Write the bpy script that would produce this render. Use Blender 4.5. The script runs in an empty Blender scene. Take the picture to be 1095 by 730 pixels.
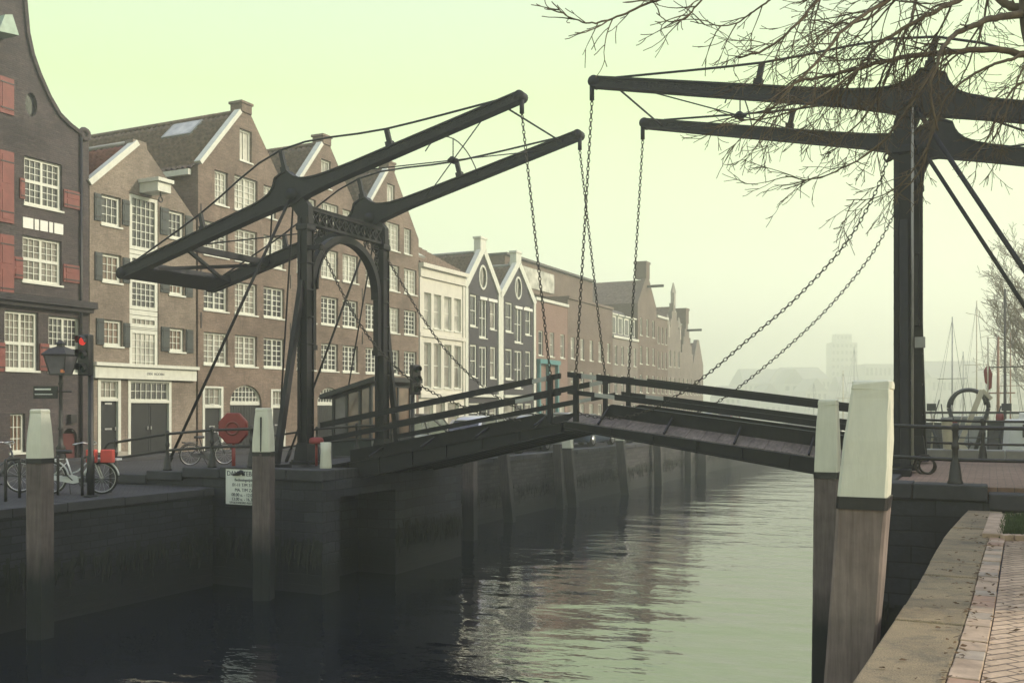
import bpy, math, random
from math import sin, cos, pi, radians as R, sqrt, atan2
from mathutils import Vector, Matrix
from mathutils.geometry import tessellate_polygon

rnd = random.Random(7)
scene = bpy.context.scene
COL = scene.collection

# ------------------------------------------------------------------ camera frame
# world: x across the canal, y along the canal, z up with the water at 0
TH, F, CX, HY, EYE = R(26.0), 1050.0, 547.5, 436.0, 3.9
CT, ST = cos(TH), sin(TH)

def at(px, py, Y):
    X = (px - CX) / F * Y
    return Vector((X * CT - Y * ST, X * ST + Y * CT, EYE + (HY - py) / F * Y))

def on_x(px, py, x0):
    s = (px - CX) / F
    return at(px, py, x0 / (s * CT - ST))

def on_y(px, py, y0):
    s = (px - CX) / F
    return at(px, py, y0 / (s * ST + CT))

def on_z(px, py, z0):
    return at(px, py, (EYE - z0) * F / (py - HY))

# ------------------------------------------------------------------ objects
BASE = {}

def tag(o, label=None, cat=None, group=None, kind=None):
    if label: o['label'] = label
    if cat: o['category'] = cat
    if group: o['group'] = group
    if kind: o['kind'] = kind
    return o

def thing(name, label, cat, loc=(0, 0, 0), rz=0.0, group=None):
    o = bpy.data.objects.new(name, None)
    o.empty_display_size = 0.2
    COL.objects.link(o)
    o.location = loc
    o.rotation_euler = (0, 0, rz)
    BASE[o.name] = Vector(loc) if rz == 0 else Vector((0, 0, 0))
    return tag(o, label, cat, group)

class MB:
    def __init__(self):
        self.v, self.f, self.m, self.s, self.mats = [], [], [], [], []
        self.cur, self.smooth = 0, False
    def mat(self, m):
        if m not in self.mats: self.mats.append(m)
        self.cur = self.mats.index(m)
        return self
    def add(self, vs, fs, smooth=None):
        n = len(self.v)
        self.v.extend([tuple(p) for p in vs])
        sm = self.smooth if smooth is None else smooth
        for f in fs:
            self.f.append([i + n for i in f]); self.m.append(self.cur); self.s.append(sm)
        return self
    def box(self, x0, x1, y0, y1, z0, z1):
        if x0 > x1: x0, x1 = x1, x0
        if y0 > y1: y0, y1 = y1, y0
        if z0 > z1: z0, z1 = z1, z0
        return self.add([(x0,y0,z0),(x1,y0,z0),(x1,y1,z0),(x0,y1,z0),(x0,y0,z1),(x1,y0,z1),(x1,y1,z1),(x0,y1,z1)],
                 [(0,3,2,1),(4,5,6,7),(0,1,5,4),(1,2,6,5),(2,3,7,6),(3,0,4,7)], False)
    def bar(self, a, b, w, h, up=(0, 0, 1)):
        """a square bar from a to b, w wide, h high"""
        a, b = Vector(a), Vector(b)
        d = (b - a).normalized(); u = Vector(up)
        s = d.cross(u)
        if s.length < 1e-4: s = d.cross(Vector((1, 0, 0)))
        s.normalize(); u = s.cross(d).normalized()
        vs = []
        for p in (a, b):
            for i, j in ((-1,-1),(1,-1),(1,1),(-1,1)):
                vs.append(p + s * (i * w / 2) + u * (j * h / 2))
        return self.add(vs, [(3,2,1,0),(4,5,6,7),(0,1,5,4),(1,2,6,5),(2,3,7,6),(3,0,4,7)], False)
    def prism(self, poly, axis, a, b):
        """poly in the two other axes (in xyz order), extruded along axis from a to b"""
        n = len(poly)
        def mk(p, t):
            if axis == 'x': return (t, p[0], p[1])
            if axis == 'y': return (p[0], t, p[1])
            return (p[0], p[1], t)
        vs = [mk(p, a) for p in poly] + [mk(p, b) for p in poly]
        ar = sum(poly[i][0]*poly[(i+1)%n][1] - poly[(i+1)%n][0]*poly[i][1] for i in range(n))
        flip = (ar > 0) == (b > a)
        if axis == 'y': flip = not flip
        fs = [tuple(range(n)) if not flip else tuple(reversed(range(n))),
              tuple(reversed(range(n, 2*n))) if not flip else tuple(range(n, 2*n))]
        for i in range(n):
            j = (i + 1) % n
            q = (i, j, n + j, n + i)
            fs.append(q if flip else tuple(reversed(q)))
        return self.add(vs, fs, False)
    def tube(self, pts, r, n=6, cap=True, smooth=True):
        pts = [Vector(p) for p in pts]
        k = len(pts)
        rs = r if isinstance(r, (list, tuple)) else [r] * k
        vs, fs = [], []
        prev = None
        for i, p in enumerate(pts):
            d = (pts[min(i+1, k-1)] - pts[max(i-1, 0)])
            if d.length < 1e-7: d = Vector((0, 0, 1))
            d.normalize()
            if prev is None:
                t = Vector((0, 0, 1)) if abs(d.z) < .9 else Vector((1, 0, 0))
                u = d.cross(t).normalized()
            else:
                u = prev - d * prev.dot(d)
                if u.length < 1e-5: u = d.cross(Vector((0.3, 0.5, 0.8)))
                u.normalize()
            prev = u
            w = d.cross(u)
            for j in range(n):
                a = 2 * pi * j / n
                vs.append(p + (u * cos(a) + w * sin(a)) * rs[i])
        for i in range(k - 1):
            for j in range(n):
                a, b = i*n + j, i*n + (j+1) % n
                fs.append((a, b, b + n, a + n))
        if cap:
            fs.append(tuple(reversed(range(n)))); fs.append(tuple(range((k-1)*n, k*n)))
        return self.add(vs, fs, smooth)
    def lathe(self, prof, c=(0, 0, 0), n=16, smooth=True):
        """prof: list of (radius, z)"""
        vs, fs = [], []
        for (r, z) in prof:
            for j in range(n):
                a = 2*pi*j/n
                vs.append((c[0] + r*cos(a), c[1] + r*sin(a), c[2] + z))
        for i in range(len(prof) - 1):
            for j in range(n):
                a, b = i*n + j, i*n + (j+1) % n
                fs.append((a, b, b + n, a + n))
        fs.append(tuple(reversed(range(n)))); fs.append(tuple(range((len(prof)-1)*n, len(prof)*n)))
        return self.add(vs, fs, smooth)
    def loft(self, rings, cap=True, smooth=True):
        n = len(rings[0]); vs = [p for r in rings for p in r]; fs = []
        for i in range(len(rings) - 1):
            for j in range(n):
                a, b = i*n + j, i*n + (j+1) % n
                fs.append((a, b, b + n, a + n))
        if cap:
            fs.append(tuple(reversed(range(n)))); fs.append(tuple(range((len(rings)-1)*n, len(rings)*n)))
        return self.add(vs, fs, smooth)
    def torus(self, c, ax, R0, r, n=20, k=6, a0=0, a1=2*pi, ref=None):
        ax = Vector(ax).normalized()
        u = Vector(ref) if ref else (ax.cross(Vector((0, 0, 1))) if abs(ax.z) < .9 else Vector((1, 0, 0)))
        u = (u - ax * u.dot(ax)).normalized(); w = ax.cross(u)
        full = abs(a1 - a0 - 2*pi) < 1e-6
        pts = [Vector(c) + (u*cos(a0 + (a1-a0)*i/n) + w*sin(a0 + (a1-a0)*i/n)) * R0 for i in range(n + 1)]
        return self.tube(pts, r, k, cap=not full)
    def quad(self, a, b, c, d, smooth=False):
        return self.add([a, b, c, d], [(0, 1, 2, 3)], smooth)
    def build(self, name, m=None, parent=None, base=None, label=None):
        me = bpy.data.meshes.new(name)
        b = Vector(base) if base is not None else (BASE.get(parent.name, Vector()) if parent else Vector())
        me.from_pydata([(p[0]-b.x, p[1]-b.y, p[2]-b.z) for p in self.v], [], self.f)
        mats = self.mats if self.mats else [m]
        for mm in mats: me.materials.append(mm)
        me.polygons.foreach_set('material_index', self.m if self.mats else [0]*len(self.f))
        me.polygons.foreach_set('use_smooth', self.s)
        me.update()
        o = bpy.data.objects.new(name, me)
        COL.objects.link(o)
        if parent:
            o.parent = parent
            BASE[o.name] = b
        else:
            o.location = b
            BASE[o.name] = b
        if label: o['label'] = label
        return o

def copy_tree(o, parent=None):
    c = o.copy(); COL.objects.link(c)
    BASE[c.name] = BASE.get(o.name, Vector())
    if parent: c.parent = parent
    for ch in list(o.children):
        copy_tree(ch, c)
    return c

def bevel(o, w=.01, seg=2):
    m = o.modifiers.new('Bevel', 'BEVEL'); m.width = w; m.segments = seg; m.limit_method = 'ANGLE'; m.angle_limit = R(40)
    return o

def smooth_path(pts, k=6):
    pts = [Vector(p) for p in pts]
    P = [pts[0]*2 - pts[1]] + pts + [pts[-1]*2 - pts[-2]]
    out = []
    for i in range(1, len(P) - 2):
        p0, p1, p2, p3 = P[i-1], P[i], P[i+1], P[i+2]
        for j in range(k):
            t = j / k
            out.append(.5*((2*p1) + (p2-p0)*t + (2*p0-5*p1+4*p2-p3)*t*t + (-p0+3*p1-3*p2+p3)*t**3))
    out.append(pts[-1])
    return out

def resample(pts, step):
    out = [pts[0].copy()]; need = step
    for a, b in zip(pts, pts[1:]):
        L = (b - a).length; pos = 0
        while L - pos >= need:
            pos += need; out.append(a.lerp(b, pos / L)); need = step
        need -= (L - pos)
    return out

# ------------------------------------------------------------------ materials
def newmat(name):
    m = bpy.data.materials.new(name); m.use_nodes = True
    nt = m.node_tree; nt.nodes.clear()
    out = nt.nodes.new('ShaderNodeOutputMaterial'); b = nt.nodes.new('ShaderNodeBsdfPrincipled')
    nt.links.new(b.outputs[0], out.inputs[0])
    return m, nt, b

def N(nt, t, **kw):
    n = nt.nodes.new(t)
    for k, v in kw.items():
        if k in n.inputs.keys() if hasattr(n.inputs, 'keys') else False: n.inputs[k].default_value = v
        else: setattr(n, k, v)
    return n

def rgba(c): return (c[0], c[1], c[2], 1)

def ramp(nt, fac, stops):
    r = nt.nodes.new('ShaderNodeValToRGB')
    el = r.color_ramp.elements
    while len(el) > 1: el.remove(el[-1])
    el[0].position, el[0].color = stops[0][0], rgba(stops[0][1])
    for p, c in stops[1:]:
        e = el.new(p); e.color = rgba(c)
    nt.links.new(fac, r.inputs[0])
    return r

def mixc(nt, a, b, fac, mode='MIX'):
    n = nt.nodes.new('ShaderNodeMix'); n.data_type = 'RGBA'; n.blend_type = mode
    for sock, val in ((n.inputs[6], a), (n.inputs[7], b), (n.inputs[0], fac)):
        if hasattr(val, 'links'): nt.links.new(val, sock)
        elif isinstance(val, (tuple, list)): sock.default_value = rgba(val)
        else: sock.default_value = val
    return n.outputs[2]

def noise(nt, vec, scale, detail=4, rough=.55):
    n = nt.nodes.new('ShaderNodeTexNoise'); n.inputs['Scale'].default_value = scale
    n.inputs['Detail'].default_value = detail; n.inputs['Roughness'].default_value = rough
    if vec is not None: nt.links.new(vec, n.inputs['Vector'])
    return n.outputs['Fac']

def objco(nt, scale=(1, 1, 1)):
    tc = nt.nodes.new('ShaderNodeTexCoord'); mp = nt.nodes.new('ShaderNodeMapping')
    mp.inputs['Scale'].default_value = scale
    nt.links.new(tc.outputs['Object'], mp.inputs[0])
    return mp.outputs[0]

def bump(nt, b, h, strength=.3, dist=.01):
    n = nt.nodes.new('ShaderNodeBump'); n.inputs['Strength'].default_value = strength; n.inputs['Distance'].default_value = dist
    nt.links.new(h, n.inputs['Height']); nt.links.new(n.outputs[0], b.inputs['Normal'])

def plain(name, c, rough=.6, var=.25, scale=6, bmp=.15, metallic=0, stretch=(1,1,1), spec=None, dirt=None):
    m, nt, b = newmat(name)
    v = objco(nt, stretch)
    f = noise(nt, v, scale, 6, .6)
    lo = tuple(x*(1-var) for x in c); hi = tuple(min(1, x*(1+var)) for x in c)
    col = ramp(nt, f, [(.3, lo), (.7, hi)]).outputs[0]
    if dirt:
        d = noise(nt, objco(nt, (2.5, 2.5, .35)), 2.2, 6, .7)
        col = mixc(nt, col, dirt[0], ramp(nt, d, [(.52, (0,0,0)), (.78, (dirt[1],)*3)]).outputs[0])
    nt.links.new(col, b.inputs['Base Color'])
    b.inputs['Roughness'].default_value = rough; b.inputs['Metallic'].default_value = metallic
    if spec is not None: b.inputs['Specular IOR Level'].default_value = spec
    if bmp: bump(nt, b, noise(nt, v, scale*6, 5, .6), bmp, .01)
    return m

def brick_uv(nt, mode):
    tc = nt.nodes.new('ShaderNodeTexCoord'); s = nt.nodes.new('ShaderNodeSeparateXYZ'); c = nt.nodes.new('ShaderNodeCombineXYZ')
    nt.links.new(tc.outputs['Object'], s.inputs[0])
    if mode == 'wall':
        a = nt.nodes.new('ShaderNodeMath'); a.operation = 'ADD'
        nt.links.new(s.outputs[0], a.inputs[0]); nt.links.new(s.outputs[1], a.inputs[1])
        nt.links.new(a.outputs[0], c.inputs[0]); nt.links.new(s.outputs[2], c.inputs[1])
    else:
        nt.links.new(s.outputs[0], c.inputs[0]); nt.links.new(s.outputs[1], c.inputs[1])
    return c.outputs[0], s

def brick(name, c1, c2, mortar, bw=.22, rh=.065, ms=.007, stain=.35, rough=.9, mode='wall', algae=None, rot=0, bmp=.5, dark=(.02,.02,.02)):
    m, nt, b = newmat(name)
    uv, sep = brick_uv(nt, mode)
    if rot:
        mp = nt.nodes.new('ShaderNodeMapping'); mp.inputs['Rotation'].default_value = (0, 0, rot)
        nt.links.new(uv, mp.inputs[0]); uv = mp.outputs[0]
    # wobble so that the courses are not ruler straight
    wn = nt.nodes.new('ShaderNodeTexNoise'); wn.inputs['Scale'].default_value = 2.5 if bw < .5 else 1.2
    nt.links.new(uv, wn.inputs['Vector'])
    va = nt.nodes.new('ShaderNodeVectorMath'); va.operation = 'MULTIPLY_ADD'
    va.inputs[1].default_value = (rh*.5, rh*.35, 0)
    nt.links.new(wn.outputs['Color'], va.inputs[0]); nt.links.new(uv, va.inputs[2])
    t = nt.nodes.new('ShaderNodeTexBrick')
    nt.links.new(va.outputs[0], t.inputs['Vector'])
    t.inputs['Color1'].default_value = rgba(c1); t.inputs['Color2'].default_value = rgba(c2); t.inputs['Mortar'].default_value = rgba(mortar)
    t.inputs['Scale'].default_value = 1; t.inputs['Brick Width'].default_value = bw; t.inputs['Row Height'].default_value = rh
    t.inputs['Mortar Size'].default_value = ms; t.inputs['Mortar Smooth'].default_value = .3; t.inputs['Bias'].default_value = 0
    v = objco(nt)
    n1 = noise(nt, v, .5, 8, .65); n2 = noise(nt, objco(nt, (3, 3, .5)), 1.4, 6, .7); n3 = noise(nt, v, 14, 4, .6)
    col = mixc(nt, t.outputs['Color'], ramp(nt, n1, [(.3, (1-stain,)*3), (.7, (1+stain*.6,)*3)]).outputs[0], 1.0, 'MULTIPLY')
    col = mixc(nt, col, dark, ramp(nt, n2, [(.55, (0,0,0)), (.8, (stain*1.4,)*3)]).outputs[0])
    col = mixc(nt, col, ramp(nt, n3, [(.3, (.75,)*3), (.7, (1.2,)*3)]).outputs[0], 1.0, 'MULTIPLY')
    if algae:
        # wet weed below the tide mark: (z of the mark, colour)
        ad = nt.nodes.new('ShaderNodeMath'); ad.operation = 'MULTIPLY_ADD'; ad.inputs[1].default_value = .9
        nt.links.new(noise(nt, objco(nt, (1, 1, .4)), 2.2, 6, .7), ad.inputs[0]); nt.links.new(sep.outputs[2], ad.inputs[2])
        zf = ramp(nt, ad.outputs[0], [(0.0, (1,1,1)), (1.0, (0,0,0))])
        mr = nt.nodes.new('ShaderNodeMapRange'); mr.inputs[1].default_value = algae[0]; mr.inputs[2].default_value = algae[0] + .45
        mr.inputs[3].default_value = 1; mr.inputs[4].default_value = 0
        nt.links.new(ad.outputs[0], mr.inputs[0])
        col = mixc(nt, col, algae[1], mr.outputs[0])
    nt.links.new(col, b.inputs['Base Color']); b.inputs['Roughness'].default_value = rough
    h = nt.nodes.new('ShaderNodeMath'); h.operation = 'MULTIPLY_ADD'; h.inputs[1].default_value = -.8
    nt.links.new(t.outputs['Fac'], h.inputs[0]); nt.links.new(n3, h.inputs[2])
    bump(nt, b, h.outputs[0], bmp, .012)
    return m

def wood(name, c, c2, wet=None, rough=.85, axis='z', grain=1.0):
    m, nt, b = newmat(name)
    st = {'z': (9, 9, .5), 'x': (.5, 9, 9), 'y': (9, .5, 9)}[axis]
    v = objco(nt, tuple(s*grain for s in st))
    f = noise(nt, v, 3, 9, .7); g = noise(nt, objco(nt), 3, 6, .6)
    col = ramp(nt, f, [(.22, tuple(x*.6 for x in c)), (.42, c), (.62, c2), (.85, tuple(min(1, x*1.15) for x in c2))]).outputs[0]
    col = mixc(nt, col, ramp(nt, g, [(.3, (.6,.6,.6)), (.7, (1.2,1.2,1.2))]).outputs[0], .8, 'MULTIPLY')
    if wet:
        tc = nt.nodes.new('ShaderNodeTexCoord'); s = nt.nodes.new('ShaderNodeSeparateXYZ'); nt.links.new(tc.outputs['Object'], s.inputs[0])
        ad = nt.nodes.new('ShaderNodeMath'); ad.operation = 'MULTIPLY_ADD'; ad.inputs[1].default_value = .7
        nt.links.new(noise(nt, objco(nt, (4, 4, .6)), 2, 6, .7), ad.inputs[0]); nt.links.new(s.outputs[2], ad.inputs[2])
        mr = nt.nodes.new('ShaderNodeMapRange'); mr.inputs[1].default_value = wet[0]; mr.inputs[2].default_value = wet[0] + .6
        mr.inputs[3].default_value = 1; mr.inputs[4].default_value = 0
        nt.links.new(ad.outputs[0], mr.inputs[0])
        col = mixc(nt, col, wet[1], mr.outputs[0])
    nt.links.new(col, b.inputs['Base Color']); b.inputs['Roughness'].default_value = rough
    bump(nt, b, f, .6, .012)
    return m

def glassy(name, c, rough=.08, spec=.8):
    m, nt, b = newmat(name)
    v = objco(nt)
    nt.links.new(ramp(nt, noise(nt, v, 1.3, 3), [(.3, tuple(x*.5 for x in c)), (.7, tuple(x*1.5 for x in c))]).outputs[0], b.inputs['Base Color'])
    b.inputs['Roughness'].default_value = rough; b.inputs['Specular IOR Level'].default_value = spec
    bump(nt, b, noise(nt, v, 2.2, 2), .05, .02)
    return m

M = {}
M['steel'] = plain('bridge_steel', (.007,.007,.011), .58, .3, 5, .25, spec=.35, dirt=((.024,.022,.02), .55))
M['steel2'] = plain('bridge_steel_worn', (.010,.010,.015), .58, .35, 9, .3, spec=.35, dirt=((.040,.034,.028), .6))
M['chain'] = plain('chain_iron', (.05,.042,.038), .65, .4, 12, .3, metallic=.3)
M['black'] = plain('black_paint', (.012,.012,.014), .45, .3, 8, .15)
M['white'] = plain('white_paint', (.62,.63,.55), .55, .08, 5, .1, dirt=((.35,.33,.28), .35))
M['cap'] = plain('post_white_paint', (.64,.64,.53), .6, .06, 4, .22, stretch=(4,4,.6), dirt=((.42,.40,.34), .45))
M['red'] = plain('red_shutter_paint', (.185,.05,.04), .6, .2, 4, .15)
M['reddoor'] = plain('dark_red_door', (.085,.018,.016), .7, .2, 4, .1)
M['redbox'] = plain('red_box_paint', (.24,.032,.03), .5, .15, 4, .1)
M['greendark'] = plain('dark_green_shutter', (.035,.045,.045), .55, .25, 5, .1)
M['blackdoor'] = plain('black_door_paint', (.012,.014,.017), .4, .25, 3, .12)
M['deck'] = wood('deck_planks', (.16,.13,.115), (.26,.215,.185), axis='y', grain=.8)
M['post'] = wood('post_timber', (.115,.092,.088), (.16,.13,.122), wet=(1.3, (.012,.015,.014)))
M['postlight'] = wood('post_timber_sawn', (.185,.145,.13), (.25,.20,.18), wet=(0.2, (.02,.02,.02)))
M['oldpost'] = wood('old_post_timber', (.04,.036,.034), (.085,.072,.064), wet=(.9, (.008,.011,.01)))
M['bark'] = plain('bark', (.11,.083,.05), .9, .45, 7, .6, stretch=(1,1,.6))
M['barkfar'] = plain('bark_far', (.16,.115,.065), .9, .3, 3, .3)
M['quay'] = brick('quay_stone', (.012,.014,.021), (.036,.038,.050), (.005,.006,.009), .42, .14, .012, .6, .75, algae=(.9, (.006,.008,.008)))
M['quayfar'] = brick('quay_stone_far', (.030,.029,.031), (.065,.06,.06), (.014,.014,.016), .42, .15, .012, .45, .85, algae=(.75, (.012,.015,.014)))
M['abut'] = brick('abutment_stone', (.017,.018,.027), (.042,.044,.056), (.008,.008,.012), .62, .22, .012, .5, .7, algae=(1.0, (.008,.011,.011)))
M['cope'] = plain('coping_stone', (.32,.255,.175), .9, .45, 2.6, .7, dirt=((.10,.10,.075), .75))
def stone_mat():
    m, nt, b = newmat('worn_coping_stone'); v = objco(nt)
    col = ramp(nt, noise(nt, v, .9, 6, .65), [(.3, (.15,.122,.08)), (.5, (.28,.22,.135)), (.72, (.37,.29,.17))]).outputs[0]
    col = mixc(nt, col, (.085,.085,.07), ramp(nt, noise(nt, v, 4.5, 8, .75), [(.5, (0,0,0)), (.68, (.75,)*3)]).outputs[0])
    col = mixc(nt, col, (.42,.36,.17), ramp(nt, noise(nt, v, 9, 6, .7), [(.6, (0,0,0)), (.7, (.5,)*3)]).outputs[0])
    sp = noise(nt, v, 110, 3, .6)
    col = mixc(nt, col, ramp(nt, sp, [(.3, (.55,)*3), (.7, (1.3,)*3)]).outputs[0], 1.0, 'MULTIPLY')
    nt.links.new(col, b.inputs['Base Color']); b.inputs['Roughness'].default_value = .92
    h = nt.nodes.new('ShaderNodeMath'); h.operation = 'MULTIPLY_ADD'; h.inputs[1].default_value = .35
    nt.links.new(sp, h.inputs[0]); nt.links.new(noise(nt, v, 12, 8, .7), h.inputs[2])
    bump(nt, b, h.outputs[0], .8, .012)
    return m
M['cope'] = stone_mat()
M['copedark'] = plain('coping_stone_dark', (.043,.043,.048), .85, .3, 2.5, .4)
M['pave'] = brick('brick_paving', (.43,.315,.215), (.53,.40,.28), (.13,.10,.075), .215, .088, .008, .35, .85, mode='floor', rot=R(-50), bmp=.8, dark=(.10,.085,.075))
M['border'] = plain('border_bricks', (.42,.315,.225), .85, .35, 4, .5, dirt=((.2,.16,.12), .5))
M['border2'] = plain('border_bricks_red', (.36,.235,.165), .85, .3, 4, .5)
M['border3'] = plain('border_bricks_grey', (.33,.275,.215), .85, .3, 4, .5)
M['leaf'] = plain('dry_leaf', (.11,.065,.03), .9, .5, 9, 0)
M['weed'] = plain('tide_weed', (.011,.014,.010), .8, .5, 4, .2)
M['road'] = brick('road_bricks', (.27,.17,.12), (.34,.22,.16), (.10,.08,.07), .21, .07, .006, .4, .85, mode='floor')
M['street'] = brick('street_setts', (.036,.036,.041), (.052,.051,.055), (.017,.017,.019), .2, .1, .008, .4, .8, mode='floor', rot=R(45))
M['asphalt'] = plain('asphalt', (.035,.035,.038), .85, .2, 3, .3)
M['br_dark'] = brick('dark_brick', (.058,.048,.050), (.095,.074,.072), (.06,.056,.055), stain=.5)
M['br_black'] = brick('painted_dark_wall', (.040,.037,.040), (.052,.047,.050), (.034,.032,.034), stain=.3)
M['br_brown'] = brick('yellow_brown_brick', (.22,.175,.135), (.29,.23,.18), (.21,.188,.158), stain=.45)
M['br_red'] = brick('brown_red_brick', (.175,.125,.095), (.245,.18,.137), (.17,.143,.118), stain=.48)
M['br_navy'] = brick('dark_grey_brick', (.050,.046,.056), (.066,.060,.070), (.05,.047,.052), stain=.2)
M['br_pink'] = brick('pink_red_brick', (.24,.145,.115), (.28,.175,.14), (.23,.175,.15), stain=.15)
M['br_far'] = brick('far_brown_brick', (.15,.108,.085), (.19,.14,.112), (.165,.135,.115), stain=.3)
M['br_far2'] = brick('far_hazed_grey_brick', (.2,.17,.145), (.25,.21,.18), (.22,.195,.17), stain=.3)  # base lightened to stand in for haze over the far houses
M['stucco'] = plain('cream_stucco', (.62,.60,.52), .7, .07, 2, .1, dirt=((.36,.34,.29), .4))
M['tile'] = plain('roof_pantiles', (.175,.125,.092), .8, .5, 5, .3)
M['tilered'] = plain('red_pantiles', (.26,.11,.07), .75, .4, 5, .25)
M['slate'] = plain('grey_roof', (.09,.085,.085), .7, .25, 3, .2)
M['lead'] = plain('lead_trim', (.30,.30,.28), .6, .15, 3, .1)
M['stone'] = plain('pale_stone', (.36,.33,.28), .85, .2, 3, .3)
M['teal'] = plain('teal_paint', (.05,.20,.21), .5, .15, 3, .05)
M['pane'] = glassy('window_pane', (.035,.036,.04))
M['pane2'] = glassy('window_pane_curtain', (.22,.205,.175), .12)
M['pane3'] = glassy('window_pane_blind_glare', (.42,.41,.36), .15)  # pale blind tone, also sky glare and haze painted on upper panes
M['pane4'] = glassy('window_pane_warm', (.15,.10,.07), .1)
M['grass'] = plain('grass', (.055,.085,.03), .9, .4, 9, .3)
M['iron'] = plain('cast_iron', (.028,.026,.026), .5, .3, 10, .3)
M['rubber'] = plain('tyre_rubber', (.015,.015,.016), .8, .2, 8, .1)
M['chrome'] = plain('bright_metal', (.55,.55,.55), .3, .1, 5, 0, metallic=.9)
M['bikewhite'] = plain('bike_white_paint', (.68,.70,.70), .35, .05, 5, 0)
M['bikedark'] = plain('bike_dark_paint', (.05,.055,.06), .4, .1, 5, 0)
M['bag'] = plain('red_bag_canvas', (.62,.085,.065), .7, .12, 8, .1)
M['reflector'] = plain('lens_orange', (.7,.2,.06), .25, .05, 5, 0)
M['signwhite'] = plain('sign_enamel', (.78,.80,.74), .4, .04, 4, 0)
M['ink'] = plain('sign_ink', (.02,.03,.06), .5, .1, 4, 0)
M['plaque'] = plain('white_plaque', (.74,.74,.68), .6, .06, 8, .1)
M['concrete'] = plain('concrete', (.30,.29,.27), .85, .2, 2, .3)
M['lampglass'] = glassy('lantern_glass', (.13,.12,.13), .25)
M['copper'] = plain('green_copper', (.36,.46,.38), .7, .15, 4, .1)
M['farwall'] = plain('distant_wall', (.42,.40,.37), .9, .15, .3, 0)  # paled so the far bank looks fainter, mist put into the colour
M['farroof'] = plain('distant_roof', (.24,.235,.23), .9, .15, .2, 0)  # roofs lightened likewise, part of the mist is in the colour
M['bank'] = plain('bank_ground', (.11,.10,.075), .95, .3, .5, .3)
M['hedge'] = plain('undergrowth', (.08,.085,.045), .95, .4, 1.5, .4)
M['hullblack'] = plain('hull_paint', (.03,.032,.036), .45, .2, 3, .1)
M['boatwhite'] = plain('boat_white', (.70,.70,.66), .4, .08, 3, .05)
M['mastwood'] = plain('varnished_spar', (.30,.15,.08), .5, .2, 4, .1)
M['alu'] = plain('mast_alloy', (.38,.38,.36), .45, .1, 4, 0)
M['cream'] = plain('cream_paint', (.58,.52,.38), .5, .1, 4, .05)

def carpaint(name, c):
    m, nt, b = newmat(name)
    b.inputs['Base Color'].default_value = rgba(c); b.inputs['Roughness'].default_value = .3
    b.inputs['Metallic'].default_value = .35; b.inputs['Coat Weight'].default_value = .6
    nt.links.new(ramp(nt, noise(nt, objco(nt), 3), [(.3, tuple(x*.9 for x in c)), (.7, c)]).outputs[0], b.inputs['Base Color'])
    return m
CARS = {'blue': carpaint('car_blue', (.03,.055,.10)), 'silver': carpaint('car_silver', (.42,.43,.43)), 'white': carpaint('car_white', (.7,.7,.68)),
        'grey': carpaint('car_grey', (.14,.145,.15)), 'black': carpaint('car_black', (.02,.02,.022)), 'red': carpaint('car_red', (.22,.03,.03))}

def emit(name, c, s):
    m, nt, b = newmat(name)
    b.inputs['Base Color'].default_value = rgba(c); b.inputs['Emission Color'].default_value = rgba(c); b.inputs['Emission Strength'].default_value = s
    return m
M['redlamp'] = emit('red_signal_lens', (.75,.05,.04), .55)
M['darklens'] = plain('dark_signal_lens', (.02,.04,.035), .2, .1, 4, 0)

def water_mat():
    m, nt, b = newmat('canal_water')
    b.inputs['Base Color'].default_value = (.004,.007,.012,1)
    b.inputs['Roughness'].default_value = .02; b.inputs['IOR'].default_value = 4.0
    mp = nt.nodes.new('ShaderNodeMapping'); tc = nt.nodes.new('ShaderNodeTexCoord')
    nt.links.new(tc.outputs['Object'], mp.inputs[0])
    mp.inputs['Rotation'].default_value = (0, 0, -TH); mp.inputs['Scale'].default_value = (.55, 1.0, 1)
    a = noise(nt, mp.outputs[0], .55, 2, .5); c = noise(nt, mp.outputs[0], 2.4, 3, .5); e = noise(nt, mp.outputs[0], 9, 2, .5)
    big = noise(nt, mp.outputs[0], .12, 2, .5)
    k = nt.nodes.new('ShaderNodeMath'); k.operation = 'MULTIPLY'; nt.links.new(c, k.inputs[0])
    nt.links.new(ramp(nt, big, [(.35, (.25,)*3), (.65, (.6,)*3)]).outputs[0], k.inputs[1])
    s1 = nt.nodes.new('ShaderNodeMath'); s1.operation = 'MULTIPLY_ADD'; s1.inputs[1].default_value = 1.5
    nt.links.new(a, s1.inputs[0]); nt.links.new(k.outputs[0], s1.inputs[2])
    s2 = nt.nodes.new('ShaderNodeMath'); s2.operation = 'MULTIPLY_ADD'; s2.inputs[1].default_value = .05
    nt.links.new(e, s2.inputs[0]); nt.links.new(s1.outputs[0], s2.inputs[2])
    bump(nt, b, s2.outputs[0], 1.0, .045)
    return m
M['water'] = water_mat()

def text(s, size, loc, rot, parent, m, name='lettering', ext=.003, align='CENTER'):
    cu = bpy.data.curves.new(name, 'FONT'); cu.body = s; cu.size = size; cu.extrude = ext; cu.align_x = align; cu.align_y = 'CENTER'
    o = bpy.data.objects.new('tmp_text', cu); COL.objects.link(o)
    dg = bpy.context.evaluated_depsgraph_get(); dg.update()
    me = bpy.data.meshes.new_from_object(o.evaluated_get(dg)); me.name = name
    bpy.data.objects.remove(o)
    me.materials.clear(); me.materials.append(m)
    t = bpy.data.objects.new(name, me); COL.objects.link(t)
    t.parent = parent; t.location = Vector(loc) - BASE[parent.name]; t.rotation_euler = rot
    return t
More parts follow.
